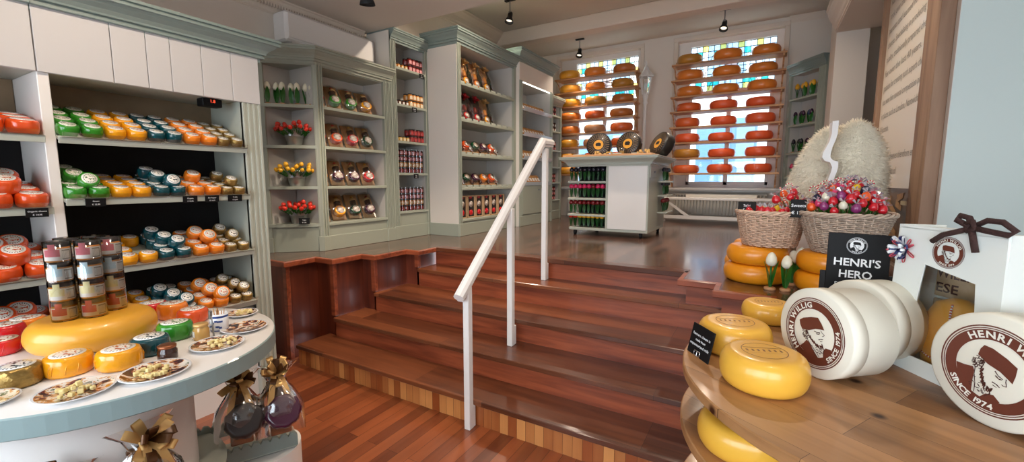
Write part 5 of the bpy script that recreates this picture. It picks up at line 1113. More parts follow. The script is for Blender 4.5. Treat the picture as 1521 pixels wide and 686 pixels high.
def cane():
    b = MB(); pts = [(0, 0, 0), (0, 0, .09)]+[(.018-.018*cos(pi*k/8), 0, .09+.018*sin(pi*k/8)) for k in range(1, 10)]
    pp = [V(p) for p in pts]; fine = []
    for a_, b_ in zip(pp, pp[1:]):
        n = max(1, int((b_-a_).length/.008))
        for i in range(n): fine.append(a_.lerp(b_, i/n))
    fine.append(pp[-1])
    for i in range(len(fine)-1): b.cyl(fine[i], fine[i+1], .004, 6, i % 2)
    o = b.build('candy_cane', ['cane_red', 'sweet_white'], None, world=False); return tag(o, 'x', 'sweet')
CN = cane()
rr = random.Random(11)
def heap(B, rt, h, n, cs, bname, dome, canes):
    cnt = {}
    for k in range(n):
        a = k*2.39996; q = math.sqrt((k+.5)/n); rad = rt*.80*q; z = h+.0+dome*(1-q**2)
        c = rr.choice(cs); lean = q*.45; cnt[c] = cnt.get(c, 0)+1
        where = 'near the rim' if q > .75 else 'halfway to the middle' if q > .45 else 'at the top of the heap'
        front = 'front' if sin(a) < -.3 else 'back' if sin(a) > .3 else 'side'
        dup(SW[c], (B[0]+rad*cos(a), B[1]+rad*sin(a), B[2]+z), Euler((0, lean, a)), f"{c} wrapped tulip sweet {where}, {front} of the {bname} basket", f"{c} sweets in the {bname} basket", scale=rr.uniform(.85, 1.1))
    for k in range(canes):
        a = rr.uniform(0, 6.28); rad = rr.uniform(.02, .15)
        dup(CN, (B[0]+rad*cos(a), B[1]+rad*sin(a), B[2]+h+dome*.8*(1-(rad/rt)**2)), Euler((rr.uniform(-.5, .5), rr.uniform(-.5, .5), a)), f"red and white striped candy cane sticking out of the {bname} basket", f"candy canes in the {bname} basket", scale=1.1)
heap(B1, .19, .2, 16, ['red', 'white', 'pink', 'yellow', 'red'], 'left', .0, 0)
heap((B1[0]+.10, B1[1]+.03, B1[2]), .09, .23, 7, ['red', 'orange', 'red'], 'left', .1, 3)
heap(B2, .21, .225, 64, SWc+['red', 'pink', 'red', 'red'], 'right', .15, 14)
for k in range(11):
    a = rr.uniform(0, 6.28); rad = rr.uniform(.03, .16); b = MB(); n = 8
    c0 = V((B2[0]+rad*cos(a), B2[1]+rad*sin(a), B2[2]+.30+.09*(1-(rad/.2)**2)))
    for j in range(n):
        an = 2*pi*j/n+rr.random(); r1 = rr.uniform(.03, .05); b.add([(0, 0, -.02), (r1*cos(an), r1*sin(an), rr.uniform(.005, .04)), (r1*cos(an+.6), r1*sin(an+.6), rr.uniform(.005, .04))], [(0, 1, 2)], 0)
    single('clear_wrapper', b, 'film_silver', 'crumpled shiny wrapper end on top of the heap in the right basket', 'wrapper', c0, group='shiny wrappers in the right basket')
for o in SW.values(): discard(o)
discard(CN)
p = P(1110, 305, 'y', sy-.02); price_card((p.x, sy-.10, B1[2]+.225), (1, 0, 0), (.15, .3, 1), .11, .075, 'Tulips', '€ 2,50', 'black price card at the left of the light wicker basket')
p = P(1186, 305, 'y', sy-.2); price_card((p.x+.0, sy-.22, B2[2]+.21), (1, 0, 0), (0, .15, 1), .085, .115, 'Sweets', '€ 1,95', 'black price card standing between the two wicker baskets')
# ------------------------------------------------------------------ on the pine table
mat('wax_bright', (240, 182, 66), .32, coat=.35, var=.06, vscale=5); mat('stamp_ink', (150, 104, 60), .6); mat('box_cream', (236, 232, 216), .45); mat('box_cream2', (226, 222, 206), .45); mat('brown_print', (104, 50, 34), .55); mat('cream_print', (240, 238, 226), .5); mat('dark_print', (70, 36, 26), .55)
def contact(u, v, z, r): p = P(u, v, 'z', z); d = V((p.x, p.y)).normalized(); return V((p.x+d.x*r, p.y+d.y*r, z))
def stamped(c, r, h, label):
    b = MB(); b.lathe(wheel_prof(r, h), 56, cap=False); o = single('round_cheese', b, 'wax_bright', label, 'cheese', c)
    b = MB(); b.lathe([(r*.5, h+.0006), (r*.52, h+.0006)], 40, cap=False); T = M4.Rotation(R(20), 4, 'Z') @ M4.Translation((0, 0, h+.0008))
    for k in range(7): x = (-.42+.13*k)*r; b.add([tuple(T @ V(q)) for q in ((x, -.06*r, 0), (x+.05*r, -.06*r, 0), (x+.05*r, .07*r, 0), (x, .07*r, 0))], [(0, 1, 2, 3)])
    for s in (-1, 1): b.add([tuple(T @ V(q)) for q in ((-.45*r, s*.17*r, 0), (.45*r, s*.17*r, 0), (.45*r, s*.18*r+.002, 0), (-.45*r, s*.18*r+.002, 0))], [(0, 1, 2, 3)])
    b.build('stamp', 'stamp_ink', o, world=False); return o
CW = contact(1130, 596, PZ, .128); stamped(CW, .128, .112, 'bright yellow cheese wheel with a faint stamp, nearest on the pine table')
C2 = contact(1088, 537, PZ, .128); stamped((C2.x+.0, C2.y, PZ), .13, .115, 'yellow cheese wheel behind the black card on the pine table')
C3 = contact(1128, 482, PZ, .09); stamped((C3.x+.03, C3.y, PZ), .11, .09, 'small yellow cheese wheel behind, half hidden by the round box')
big_wheel((contact(1100, 700, .75, .128)), .135, .105, 'wax_bright', 'yellow cheese wheel on the middle tier below the table edge')
t_ = P(1040, 534, 'z', PZ); sd = V((.62, -.78, 0)); up = V((-.35, -.28, 1))
a_ = P(1021, 520, 'z', PZ); c_ = P(1050, 541, 'z', PZ); dx_ = (c_-a_)
t = thing('shelf_talker', 'black tilted sign with white lettering standing at the left table edge', 'sign', (a_+c_)/2)
T = frame_T((a_+c_)/2, dx_.normalized(), (.18, .12, 1)); w, h = dx_.length*1.05, .115
b = MB(); b.T = T; b.box((-w/2, 0, -.004), (w/2, h, 0), bev=.001); b.build('card', 'black', t)
b = MB(); b.T = T @ M4.Translation((0, 0, .001)); text(b, 'Farmers cheese is', .014, M4.Translation((0, .074, 0)), 0, .012, width=w*.8); text(b, 'made from', .014, M4.Translation((0, .055, 0)), 0, .012); text(b, 'unpasteurized milk', .014, M4.Translation((0, .036, 0)), 0, .012, width=w*.88); b.build('lettering', 'print_white', t)
b = MB(); b.T = T; b.tube([(-.018, .004, .004), (-.018, .022, .004), (.018, .022, .004), (.018, .004, .004)], .0018, 6, closed=True); b.cyl((0, .004, .004), (0, .02, .004), .002); b.build('clip', 'chrome', t)
# round gift boxes lying on their rims
def round_box(contact_p, nrm, r, L, label, rot=None, face=0., lid=.05, emb=True, grp=None):
    "nrm: where the lid looks; the box rests on its rim"
    nrm = V((nrm[0], nrm[1], 0)).normalized(); c = V((contact_p.x, contact_p.y, PZ+r+.001)); x = V((0, 0, 1)).cross(nrm).normalized()
    M = M4(((x.x, 0, nrm.x, c.x), (x.y, 0, nrm.y, c.y), (0, 1, 0, c.z), (0, 0, 0, 1)))
    t = thing('round_gift_box', label, 'gift box', c, group=grp)
    b = MB(); b.T = M; b.lathe([(0, 0), (r-.006, 0), (r, -.004), (r, -lid), (r-.004, -lid)], 72, cap=False); b.build('lid', 'box_cream', t)
    b = MB(); b.T = M; b.lathe([(r-.004, -lid+.01), (r-.005, -L+.003), (r-.009, -L), (0, -L)], 72, cap=False); b.build('drum', 'box_cream2', t)
    if emb: b = MB(); emblem(b, r*.79, M @ M4.Translation((0, 0, .0006)), rot, face); b.build('emblem', ['brown_print', 'cream_print', 'dark_print'], t)
    return t
rb_ = .148
BA = P(1203, 558, 'z', PZ); round_box(BA, (-.78, -.62), rb_, .165, 'cream round gift box with brown badge, lying beside the yellow wheel', R(75), R(25))
BB = V((BA.x+.14, BA.y+.222, PZ)); round_box(BB, (-.74, -.68), rb_, .14, 'plain-sided cream round box behind the badged round box', emb=False)
BC = P(1462, 632, 'z', PZ); round_box(BC, (-.80, -.60), .152, .15, 'cream round gift box with large brown badge at the right table edge', R(-28), R(-22))
# black sign
t = thing('counter_sign', 'black standing sign headed by a round badge, behind the round boxes', 'sign', (.33, 2.25, PZ))
T = frame_T((.345, 2.22, PZ), (1, -.12, 0), (0, .06, 1)); w, h = .205, .435
b = MB(); b.T = T; b.box((-w/2, .02, -.004), (w/2, h, 0), bev=.002); b.build('panel', 'black', t)
b = MB(); b.T = T; b.box((-w/2-.02, 0, -.03), (w/2+.02, .03, .03), bev=.004); b.box((-w/2-.02, .02, -.02), (w/2+.03, h*.62, -.006), bev=.002); b.build('holder', 'matte_black', t)
b = MB(); emblem(b, .034, T @ M4.Translation((-.005, h-.05, .001)), 0, 0, 0, 1, 0); 
b.T = T @ M4.Translation((-.005, h-.05, .0008)); b.lathe([(0, 0), (.0345, 0)], 40, 1, cap=False); b.build('emblem', ['black', 'print_white'], t)
b = MB(); b.T = T @ M4.Translation((0, 0, .001)); text(b, "HENRI'S", .044, M4.Translation((-.002, h-.135, 0)), 0, .02, width=.155); text(b, 'HERO', .044, M4.Translation((-.004, h-.185, 0)), 0, .02, width=.11); text(b, 'FOR CHEESE', .024, M4.Translation((-.01, h-.223, 0)), 0, .014, width=.12); text(b, 'LOVERS', .024, M4.Translation((-.01, h-.275, 0)), 0, .014, width=.08); b.build('lettering', 'print_white', t)
# carrier box with window, crate and cheese
t = thing('carrier_box', 'white gift carrier with window, badge and dark rope bow beside the wall', 'gift box', (.5, 1.87, PZ))
bx = V((.17, -.28, 0)).normalized(); bz = V((0, 0, 1)); bn = bx.cross(bz)   # bn: outward normal (toward the shop)
O = V((.41, 2.0, PZ)); Wd, Hd, Dp = .33, .50, .17
T = frame_T(O, bx, (0.02, 0.03, 1))   # local x right, y up, z out of the front
mat('card_white', (236, 240, 234), .45, coat=.1)
b = MB(); b.T = T
fr = [(-.01, 0), (Wd+.02, 0), (Wd, Hd), (.0, Hd)]; wi_ = [(.075, .055), (Wd-.035, .055), (Wd-.065, Hd-.155), (.105, Hd-.125)]
vs = [(x, y, 0) for x, y in fr+wi_]+[(x, y, -.006) for x, y in fr+wi_]; fs = []
for k in range(4): l = (k+1) % 4; fs += [(k, l, 4+l, 4+k), (8+k, 12+k, 12+l, 8+l), (k, 8+k, 8+l, l), (4+k, 4+l, 12+l, 12+k)]
b.add(vs, fs); b.build('front_panel', 'card_white', t)
b = MB(); b.T = T; b.box((-.01, 0, -Dp), (-.004, Hd, -.006)); b.build('side_panel', 'card_white', t); b = MB(); b.T = T; b.box((Wd-.002, 0, -Dp), (Wd+.004, Hd, -.006)); b.build('side_panel', 'card_white', t)
b = MB(); b.T = T; b.box((-.01, 0, -Dp-.006), (Wd+.02, Hd-.01, -Dp)); b.build('back_panel', 'card_white', t); b = MB(); b.T = T; b.box((0, Hd-.012, -Dp), (Wd, Hd-.008, -.0)); b.box((-.01, 0, -Dp), (Wd+.02, .006, -.006)); b.build('top_flap', 'card_white', t)
b = MB(); b.T = T; b.add([(x, y, -.003) for x, y in wi_], [(0, 1, 2, 3)]); b.build('window_film', 'clear_glass', t)
b = MB(); emblem(b, .050, T @ M4.Translation((.175, Hd-.075, .001)), 0, 0); b.build('emblem', ['brown_print', 'cream_print', 'dark_print'], t)
mat('rope', (58, 34, 30), .85, bump=.4, bscale=200)
b = MB(); b.T = T; c = (.185, Hd+.008, .0)
b.tube([(.13, Hd-.045, .012), (.16, Hd-.02, .012), (.2, Hd-.005, .01), (.235, Hd+.01, .004)], .0085, 8); b.tube([(.235, Hd+.01, .006), (.25, Hd-.02, .012), (.262, Hd-.06, .012)], .0085, 8)
b.tube([(.235, Hd+.012, 0), (.22, Hd+.04, 0), (.195, Hd+.045, 0), (.19, Hd+.03, .004), (.235, Hd+.012, .006)], .009, 8)
b.tube([(.235, Hd+.014, 0), (.27, Hd+.036, 0), (.31, Hd+.035, 0), (.345, Hd+.012, .0), (.33, Hd-.0, .004), (.28, Hd+.006, .006), (.235, Hd+.012, .006)], .0085, 8); b.tube([(.22, Hd+.02, .006), (.24, Hd+.03, .01), (.25, Hd+.01, .01), (.23, Hd+.0, .01), (.22, Hd+.02, .006)], .008, 8)
b.build('rope_bow', 'rope', t)
wood('crate_wood', (170, 140, 100), (206, 180, 140), axis=0, rough=.6, coat=0, grain=10)
ct = thing('wooden_crate', 'pale wooden crate with dark lettering inside the white carrier', 'crate', tuple(T @ V((.17, 0, -.12)))); b = MB(); b.T = T
b.box((.0, .008, -.165), (Wd-.01, .238, -.155), bev=.002); b.box((.0, .248, -.165), (Wd-.01, .40, -.155), bev=.002); b.build('back_board', 'crate_wood', ct); b = MB(); b.T = T; b.box((.03, .008, -.155), (Wd-.01, .016, -.02)); b.build('floor_board', 'crate_wood', ct)
b = MB(); b.T = T @ M4.Translation((0, 0, -.154)); text(b, 'WILLIG', .05, M4.Translation((.0725, .318, 0)), 0, .02, width=.14); text(b, 'ESE', .045, M4.Translation((.042, .266, 0)), 0, .02, width=.078); b.build('lettering', 'dark_print', ct)
cc = T @ V((.165, .016, -.085)); M = M4.Translation(cc)
b = MB(); b.lathe([(0, 0), (.06, 0), (.085, .02), (.098, .07), (.09, .13), (.06, .175), (.02, .19), (0, .192)], 40, cap=False, sx=.85, sy=.6); b.T = M4.Identity(4)
bw = single('cheese_ball', b, 'wax_bright', 'orange-yellow cheese tied with twine inside the carrier window', 'cheese', tuple(cc), math.atan2(bx.y, bx.x)); mat('wax_amber', (232, 166, 58), .35, coat=.3); bw.data.materials[0] = MATS['wax_amber']; bw.scale = (1.35, 1.15, 1.35)
b = MB(); mat('twine_red', (196, 60, 50), .8)
def twine(pts):
    f = []
    for a__, b__ in zip(pts, pts[1:]):
        for i in range(6): f.append(V(a__).lerp(V(b__), i/6))
    for i in range(len(f)-1): b.cyl(f[i], f[i+1], .0022, 6, i % 2)
twine([(.088*cos(a)*.86, .088*sin(a)*.62-.0, .07+.03*sin(a*1)) for a in [pi*1.0+pi*k/10 for k in range(11)]]); twine([(.01+.02*sin(k/3), -.062*sin(pi*(.12+.8*k/10))**.5, .012+.17*k/10) for k in range(11)])
b.build('twine', ['twine_red', 'print_white'], bw, world=False)
mat('ribbon_navy', (36, 46, 96), .4, coat=.3); mat('ribbon_rose', (206, 84, 96), .4, coat=.3)
T3 = T @ M4.Translation((.035, Hd-.085, .006)) @ M4.Identity(4); b = MB(); b.T = T3; bow(b, 0, .050, 14, .016, 1); b.T = T3 @ M4.Rotation(.3, 4, 'Z'); bow(b, 1, .054, 14, .009, 2); b.T = T3 @ M4.Rotation(.6, 4, 'Z'); bow(b, 2, .050, 12, .005, 4)
tag(b.build('ribbon_rosette', ['ribbon_navy', 'print_white', 'ribbon_rose'], t), None)
# ------------------------------------------------------------------ on the sample table
mat('wheel_amber', (232, 168, 52), .35, coat=.3, var=.08, vscale=5)
def dirv(p): return V((p.x, p.y)).normalized()
BWc = V((-2.50, .655, TZ)); big_wheel(tuple(BWc), .215, .125, 'wheel_amber', 'big amber cheese wheel on the sample table carrying the jar tubes')
def wrapped(u, v, r, h, waxm, lab, label, tilt=0.):
    p = contact(u, v, TZ, r); o = cheese_body(r, h, .012, 40).build('wrapped_cheese', waxm, None, world=False); o.location = p; tag(o, label, 'cheese', 'wrapped cheeses on the sample table')
    label_disc(.05, h*1.03).build('label', lab, o, world=False)
    b = MB(); rr = random.Random(u)    # folds of the shiny wrapping
    for k in range(7):
        a = rr.uniform(0, 6.28)+0*k; b.tube([(r*1.0*cos(a), r*1.0*sin(a), h*.2), (r*1.02*cos(a+.08), r*1.02*sin(a+.08), h*.55), (r*.86*cos(a+.2), r*.86*sin(a+.2), h*.97)], .0018, 5)
    b.build('wrapper_fold', waxm, o, world=False); o.rotation_euler = (0, 0, R(20)); return o
wrapped(105, 562, .070, .072, 'foil_yellow', 'label_big', 'yellow wrapped cheese, left one of the front pair before the big wheel')
wrapped(180, 553, .069, .072, 'foil_yellow', 'label_big', 'yellow wrapped cheese, right one of the front pair before the big wheel')
wrapped(225, 531, .068, .070, 'foil_teal', 'label_big_teal', 'dark teal wrapped cheese between yellow and green ones')
wrapped(262, 508, .068, .074, 'foil_green', 'label_big_green', 'bright green wrapped cheese on the sample table')
wrapped(288, 482, .066, .066, 'foil_redorange', 'label_big', 'red-orange wrapped cheese behind the green one on the sample table')
wrapped(258, 476, .066, .078, 'foil_orange', 'label_big', 'orange wrapped cheese behind the red-orange one, right of the big wheel')
wrapped(228, 474, .068, .074, 'foil_red', 'label_big', 'red wrapped cheese partly behind the big wheel, on its right')
wrapped(28, 580, .066, .070, 'foil_gold', 'label_big_teal', 'gold foil cheese nearest the left picture edge')
wrapped(4, 530, .060, .060, 'foil_red', 'label_big', 'red wrapped cheese at the left picture edge, the nearer one')
wrapped(12, 512, .064, .078, 'foil_red', 'label_big', 'red wrapped cheese at the left picture edge, the farther one')
wrapped(42, 502, .070, .080, 'foil_orange', 'label_big', 'orange wrapped cheese left of the big wheel, below the wall cabinet')
# tubes of jars standing on the big wheel
WT = TZ+.125
def lab_jar():
    t = thing('sample_jar', 'x', 'jar'); r, h = .040, .080
    b = MB(); b.lathe([(0, .001), (r*.93, .001), (r, .006), (r, h*.70), (r*.9, h*.78), (0, h*.78)], 24, cap=False); b.build('glass', 'jam_amber', t, world=False)
    b = MB(); b.lathe([(r*.9, h*.77), (r*.93, h*.78), (r*.93, h*.97), (r*.88, h*.985), (0, h*.985)], 24, cap=False); b.build('lid', 'lid_black', t, world=False)
    for nm, a0, a1, z0, z1, m, k in (('label', 3.3, 5.75, .10, .70, 'paper_white', 1.012), ('label_flag', 3.85, 4.4, .30, .93, 'label_tint', 1.03), ('label_tint', 3.45, 4.7, .30, .66, 'label_tint', 1.022), ('barcode_label', 4.85, 5.6, .14, .64, 'grey_ink', 1.02), ('label', 5.9, 8.9, .1, .68, 'paper_cream', 1.012)):
        b = MB(); n = 10; vs = []
        for i in range(n+1):
            a = a0+(a1-a0)*i/n
            for z in (h*z0, h*z1): vs.append((r*k*cos(a), r*k*sin(a), z))
        b.add(vs, [(2*i, 2*i+2, 2*i+3, 2*i+1) for i in range(n)], 0, True); b.build(nm, m, t, world=False)
    b = MB()
    for i in range(9): a = 4.86+i*.07; b.add([(r*1.03*cos(a), r*1.03*sin(a), h*.2), (r*1.03*cos(a+.05), r*1.03*sin(a+.05), h*.2), (r*1.03*cos(a+.05), r*1.03*sin(a+.05), h*.58), (r*1.03*cos(a), r*1.03*sin(a), h*.58)], [(0, 1, 2, 3)])
    b.build('barcode', 'paper_white', t, world=False); return t
for k, c in {'tint_rose': (214, 120, 130), 'tint_blue': (206, 222, 226), 'tint_sand': (232, 220, 168), 'tint_red': (206, 70, 60)}.items(): mat(k, c, .45)
mat('label_tint', (214, 120, 130), .45)
lj = lab_jar()
tubes = [('near left', 98, 478), ('near middle', 142, 472), ('right', 172, 461), ('rear left', 110, 448), ('rear right', 150, 450)]
for i, (nm, u, v) in enumerate(tubes):
    p = contact(u, v, WT, .045); 
    if i >= 3: p = V((BWc.x-.11, BWc.y-.03+.09*(i-3), WT))
    for lay in range(4): dup(lj, (p.x, p.y, WT+.002+lay*.0815), (0, 0, math.atan2(p.y, p.x)+pi-4.55+.25*(i == 2)), f"small labelled jar in the {nm} tube on the big wheel, {['lowest','second lowest','second from top','topmost'][lay]}", 'jars in the clear tubes', swap={'label_tint': ['tint_red', 'tint_sand', 'tint_blue', 'tint_rose'][lay]})
    b = MB(); b.lathe([(.0, .0), (.0425, .0), (.0425, .331), (0, .331)], 30, cap=False); single('clear_tube', b, 'acrylic', f"{nm} clear plastic tube of four jars standing on the big amber wheel", 'tube', (p.x, p.y, WT+.0005))
discard(lj)
# plates
mat('china', (238, 240, 244), .15, coat=.5)
def plate_mat(name, seed):
    m = mat(name, (236, 232, 228), .15, coat=.6); nt = m.node_tree; b = nt.nodes['Principled BSDF']; L = nt.links.new
    tc = nt.nodes.new('ShaderNodeTexCoord'); n = nt.nodes.new('ShaderNodeTexNoise'); n.noise_dimensions = '4D'; n.inputs['W'].default_value = seed; n.inputs['Scale'].default_value = 22; n.inputs['Detail'].default_value = 3; n.inputs['Distortion'].default_value = 1.5; L(tc.outputs['Object'], n.inputs['Vector'])
    r = nt.nodes.new('ShaderNodeValToRGB'); r.color_ramp.interpolation = 'CONSTANT'; e = r.color_ramp.elements; L(n.outputs['Fac'], r.inputs[0]); e[0].position = 0; e[0].color = (*lin((60, 50, 56)), 1); e[1].position = .42; e[1].color = (*lin((120, 60, 52)), 1)
    for p_, c_ in ((.48, (210, 160, 110)), (.53, (232, 224, 214)), (.62, (96, 112, 84)), (.66, (200, 190, 180))): q = e.new(p_); q.color = (*lin(c_), 1)
    L(r.outputs[0], b.inputs['Base Color'])
for i in range(6): plate_mat('plate_print_%d' % i, i*3.1)
mat('cube_cheese', (242, 222, 156), .45, var=.12, vscale=20)
cube = MB(); cube.box((-.007, -.007, 0), (.007, .007, .013), bev=.002); cm_ = cube.mesh('cheese_cube', [MATS['cube_cheese']])
plates = [(47, 590, 174, 568, 'nearest printed plate, in front of the yellow pair', 17), (178, 556, 282, 545, 'printed plate below the teal cheese', 22), (281, 515, 364, 505, 'printed plate by the small pale jar', 18), (327, 493, 397, 478, 'empty patterned plate near the table end', 0), (335, 466, 383, 463, 'small plate at the far table end', 14), (-70, 600, 25, 590, 'plate cut off at the left edge', 12)]
for i, (ul, vl, ur, vr, nm, n) in enumerate(plates):
    a = P(ul, vl, 'z', TZ+.012); c = P(ur, vr, 'z', TZ+.012); ce = (a+c)/2; r = (a-c).length/2
    t = thing('sample_plate', f"{nm}" if i not in () else nm, 'plate', (ce.x, ce.y, TZ)); t['label'] = {0: 'printed plate of cheese cubes nearest the camera, before the yellow pair', 1: 'printed plate of cheese cubes below the dark teal cheese and open jar', 2: 'printed plate of cheese cubes beside the small pale jar', 3: 'patterned plate without cubes at the right end of the table', 4: 'small plate of cheese cubes at the far end behind the cup', 5: 'white plate of cheese cubes cut off by the left edge'}[i]
    b = MB(); b.lathe([(0, .002), (r*.6, .002), (r*.64, 0), (r*.68, .002), (r*.98, .013), (r, .015), (r*.98, .0165), (r*.66, .006), (0, .005)], 48, cap=False); pl_ = b.build('plate', 'china', t, world=False)
    b = MB(); b.lathe([(0, .0056), (r*.65, .0066), (r*.92, .0152)], 48, cap=False); b.build('printed_centre', 'plate_print_%d' % i, t, world=False)
    rr = random.Random(i+50)
    off = rr.uniform(-.02, .02)
    for k in range(n):
        q = math.sqrt(rr.random())*r*.42; an = rr.uniform(0, 6.28); z = TZ+.007+(.012 if q < r*.2 and k % 2 else 0)
        o = bpy.data.objects.new('cheese_cube', cm_); COL.objects.link(o); o.location = (ce.x+q*cos(an)*1.2, ce.y+q*sin(an)*1.2+off, z+.0005); o.rotation_euler = (rr.uniform(-.2, .2), rr.uniform(-.2, .2), rr.uniform(0, 3)); s = rr.uniform(.8, 1.15); o.scale = (s, s, s)
        tag(o, ['pale cheese cube heaped on the nearest printed plate', 'pale cheese cube heaped on the plate below the teal cheese', 'pale cheese cube on the plate beside the small pale jar', '', 'pale cheese cube on the far plate behind the cup', 'pale cheese cube on the plate cut off at the left edge'][i], 'cheese', ['cubes on the nearest plate', 'cubes on the second plate', 'cubes on the third plate', '', 'cubes on the far plate', 'cubes on the left plate'][i])
# jars and cup
mat('honey', (206, 160, 90), .15, coat=.6); mat('copper_lid', (150, 92, 60), .3, metal=.7); mat('blue_ink', (40, 70, 140), .4)
p = contact(250, 537, TZ, .032); t = thing('open_jar', 'squat dark glass jar with coppery lid beside the teal cheese', 'jar', p); b = MB(); b.lathe([(0, 0), (.03, 0), (.033, .005), (.033, .038), (.028, .046), (.028, .05)], 24, cap=False); b.build('glass', 'jar_glass_dark', t, world=False); b = MB(); b.lathe([(.029, .048), (.031, .049), (.031, .058), (.028, .060), (0, .060)], 24, cap=False); b.build('lid', 'copper_lid', t, world=False)
p = contact(300, 506, TZ, .030); t = thing('honey_jar', 'small pale mustard jar in front of the green cheese', 'jar', p); b = MB(); b.lathe([(0, 0), (.029, 0), (.031, .005), (.031, .045), (.026, .055), (.026, .06)], 24, cap=False); b.build('glass', 'honey', t, world=False); b = MB(); b.lathe([(.027, .058), (.029, .059), (.029, .07), (.026, .072), (0, .072)], 24, cap=False); b.build('lid', 'bow_gold', t, world=False)
b = MB(); n = 8; vs = []
for i in range(n+1):
    a = -2.2+.9*i/n
    for z in (.015, .042): vs.append((.0315*cos(a), .0315*sin(a), z))
b.add(vs, [(2*i, 2*i+2, 2*i+3, 2*i+1) for i in range(n)], 0, True); b.build('label', 'paper_white', t, world=False)
p = contact(327, 494, TZ, .036); t = thing('delft_cup', 'white and blue china cup holding sticks near the table end', 'cup', p); b = MB(); b.lathe([(0, 0), (.034, 0), (.036, .004), (.038, .085), (.036, .086), (.033, .01), (0, .01)], 28, cap=False); b.build('cup', 'china', t, world=False)
b = MB(); b.lathe([(.0374, .066), (.0384, .078)], 28, cap=False); b.lathe([(.0366, .006), (.0369, .012)], 28, cap=False)
rr = random.Random(4)
for k in range(14): a = rr.uniform(-3, 0); z = rr.uniform(.02, .06); b.T = M4.Rotation(a, 4, 'Z') @ M4.Translation((.0378, 0, z)); b.box((-.0006, -.006, -.004), (.0006, .006, .004))
b.T = M4.Identity(4); b.build('blue_pattern', 'blue_ink', t, world=False)
b = MB()
for k in range(12): a = rr.uniform(0, 6.3); q = rr.uniform(0, .026); b.cyl((q*cos(a)*.6, q*sin(a)*.6, .012), (q*cos(a)*1.1, q*sin(a)*1.1, .10+rr.uniform(-.01, .008)), .0022, 5)
tag(single('cocktail_sticks', b, 'board_wood', 'bunch of pale cocktail sticks in the blue and white cup', 'sticks', p), None)
p2 = contact(318, 500, TZ, .0); b = MB(); b.tube([(p2.x, p2.y, TZ+.002), (p2.x-.012, p2.y-.0, TZ+.10)], .004, 6); b.box((p2.x-.02, p2.y-.008, TZ+.08), (p2.x-.008, p2.y+.004, TZ+.12), bev=.002); tag(b.build('butter_knife', 'steel', None), 'upright steel knife leaning against the china cup', 'knife')
# ------------------------------------------------------------------ serrated ledge and bow-tied packs below the table
def serr(b, p, q, z0, z1, th, n, mi=0):
    p, q = V((*p, 0)), V((*q, 0)); d = (q-p); L = d.length; M = frame_T(p, d.normalized(), (0, 0, 1)); T0 = b.T; b.T = T0 @ M
    pts = [(0, z0)]; 
    for k in range(n): x0 = L*k/n; x1 = L*(k+1)/n; pts += [(x0, z1-.018), (x0+(x1-x0)*.25, z1), (x0+(x1-x0)*.75, z1-.003)]
    pts += [(L, z1-.018), (L, z0)]; pts = pts[::-1]; b.prism(pts[::-1], 0, th, mi); b.T = T0
sa = P(290, 683, 'z', .36); sb_ = P(441, 640, 'z', .36); dvec = (sb_-sa); nrm_ = V((-dvec.y, dvec.x, 0)).normalized()
if nrm_.x > 0: nrm_ = -nrm_
b = MB(); a0 = sa-dvec*.15; serr(b, (a0.x, a0.y), (sb_.x, sb_.y), .30, .37, .02, 12); b.build('serrated_front', 'sage_dark', STAB)
b = MB(); a2 = a0+nrm_*.16; b2_ = sb_+nrm_*.16; serr(b, (a2.x, a2.y), (b2_.x, b2_.y), .36, .43, .02, 12); b.build('serrated_back', 'sage_dark', STAB)
b = MB(); b.T = frame_T((a0.x, a0.y, .30), dvec.normalized(), nrm_); b.box((0, 0.0, -.02), ((sb_-a0).length, .18, 0), bev=.004); b.build('ledge_board', 'sage_light', STAB)
b = MB(); mc = sb_-dvec*.35+nrm_*.10; b.lathe([(.17, 0), (.17, .278)], 40, c=(mc.x, mc.y, 0)); b.build('ledge_support', 'white_paint', STAB)
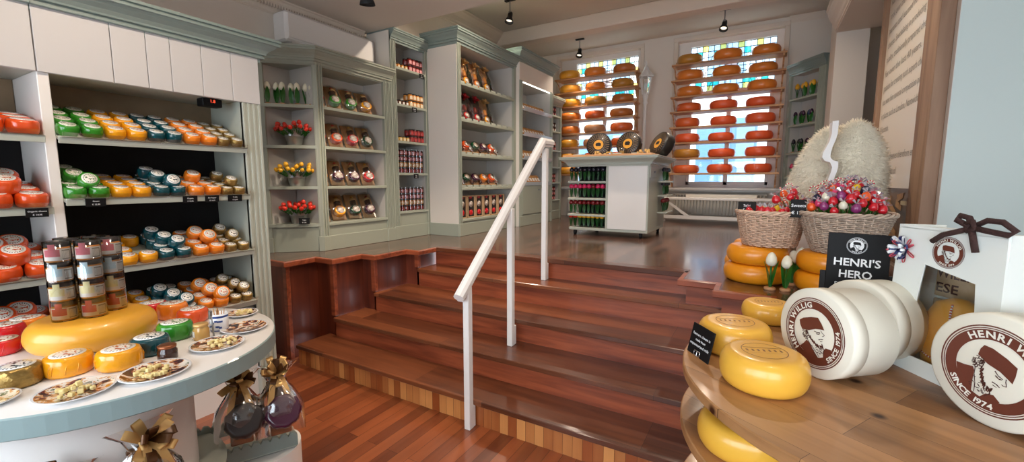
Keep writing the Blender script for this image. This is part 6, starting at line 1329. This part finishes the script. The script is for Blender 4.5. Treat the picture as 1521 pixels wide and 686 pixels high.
def bow_pack(c, nrm, label, waxm, s=1., lean=30, tail=True, seed=0, upv=None):
    "cellophane bag with a dark cheese and a gold ribbon bow; nrm = outward"
    nrm = V((*nrm, 0)).normalized(); x = V((0, 0, 1)).cross(nrm).normalized(); M = M4(((x.x, -nrm.x, 0, c[0]), (x.y, -nrm.y, 0, c[1]), (0, 0, 1, c[2]), (0, 0, 0, 1))) @ M4.Rotation(R(-lean), 4, 'X')
    t = thing('bow_tied_pack', label, 'gift pack', c, group='bow-tied gift packs')
    b = MB(); b.T = M @ M4.Scale(s, 4); b.box((-.035, -.01, 0), (.035, .006, .20), bev=.004); b.build('board', 'bow_brown', t)
    b = MB(); b.T = M @ M4.Scale(s, 4) @ M4.Translation((.01, -.012, .075)) @ M4.Rotation(R(90), 4, 'X'); q = cheese_body(.062, .06, .04); b.add(q.v, q.f, 0, True); b.build('cheese', waxm, t)
    b = MB(); b.T = M @ M4.Scale(s, 4); vs = []; rr = random.Random(seed)
    for j in range(9):
        v = j/8; w = .085*(1-.75*max(0, v-.45)/.35) if v < .8 else .085*.25+.06*(v-.8)/.2; dd_ = .088*sin(pi*min(1, v*1.1+.05))**.6 if v < .8 else .01
        for i in range(11): a = pi*i/10; vs.append((-w*cos(a)+rr.uniform(-.003, .003), -max(.0, dd_)*sin(a)+rr.uniform(-.004, .004), .26*v))
    b.add(vs, [(j*11+i, j*11+i+1, j*11+i+12, j*11+i+11) for j in range(8) for i in range(10)], 0, True); b.build('clear_wrap', 'cellophane', t)
    b = MB(); b.T = M @ M4.Scale(s, 4) @ M4.Translation((0, -.03, .215)) @ M4.Rotation(R(70), 4, 'X'); bow(b, 0, .07, 13, .022, seed, 1); b.build('ribbon_bow', ['bow_gold', 'bow_brown'], t)
    b = MB(); b.T = M @ M4.Scale(s, 4)
    for sx, ln in ((-1, .16), (1, .12)): 
        vs = []
        for k in range(7): f = k/6; 
        vs = [(sx*(.01+.03*k/6)+(-.010 if e else .010), -.05-.02*sin(k/2), .21-ln*k/6) for k in range(7) for e in (0, 1)]
        b.add(vs, [(2*k, 2*k+1, 2*k+3, 2*k+2) for k in range(6)], 0, True)
    b.build('ribbon_tail', 'bow_gold', t); return t
nn2 = (-nrm_.x, -nrm_.y)
q = P(418, 640, 'z', .40); bow_pack((q.x-.0, q.y, .385), nn2, 'dark cheese pack with gold bow, right one on the serrated ledge', 'foil_purple', 1.3, 30, seed=2)
q = P(360, 655, 'z', .40); bow_pack((q.x, q.y, .385), nn2, 'dark cheese pack with gold bow, left one on the serrated ledge', 'box_dark', 1.3, 30, seed=3)
dc = V((tcx+.14, tcy-.13)); 
for u, sd_, lb in ((222, 5, 'gold-bowed pack in front of the white table base, cut by the bottom edge'), (-8, 6, 'gold-bowed pack at the lower left corner of the picture')):
    d = V((P(u, 400, 'z', .5).x, P(u, 400, 'z', .5).y)).normalized(); dist = 1.80; q = d*dist; nr = (q-dc).normalized()
    qq = dc+nr*.335; bow_pack((qq.x, qq.y, .40 if u > 0 else .34), (nr.x, nr.y), lb, 'box_dark', 1.35, 4, seed=sd_)
b = MB(); b.lathe([(.29, .38), (.40, .38), (.40, .40), (.29, .40)], 48, c=(dc.x, dc.y, 0), cap=False); b.build('round_ledge', 'sage_light', STAB)
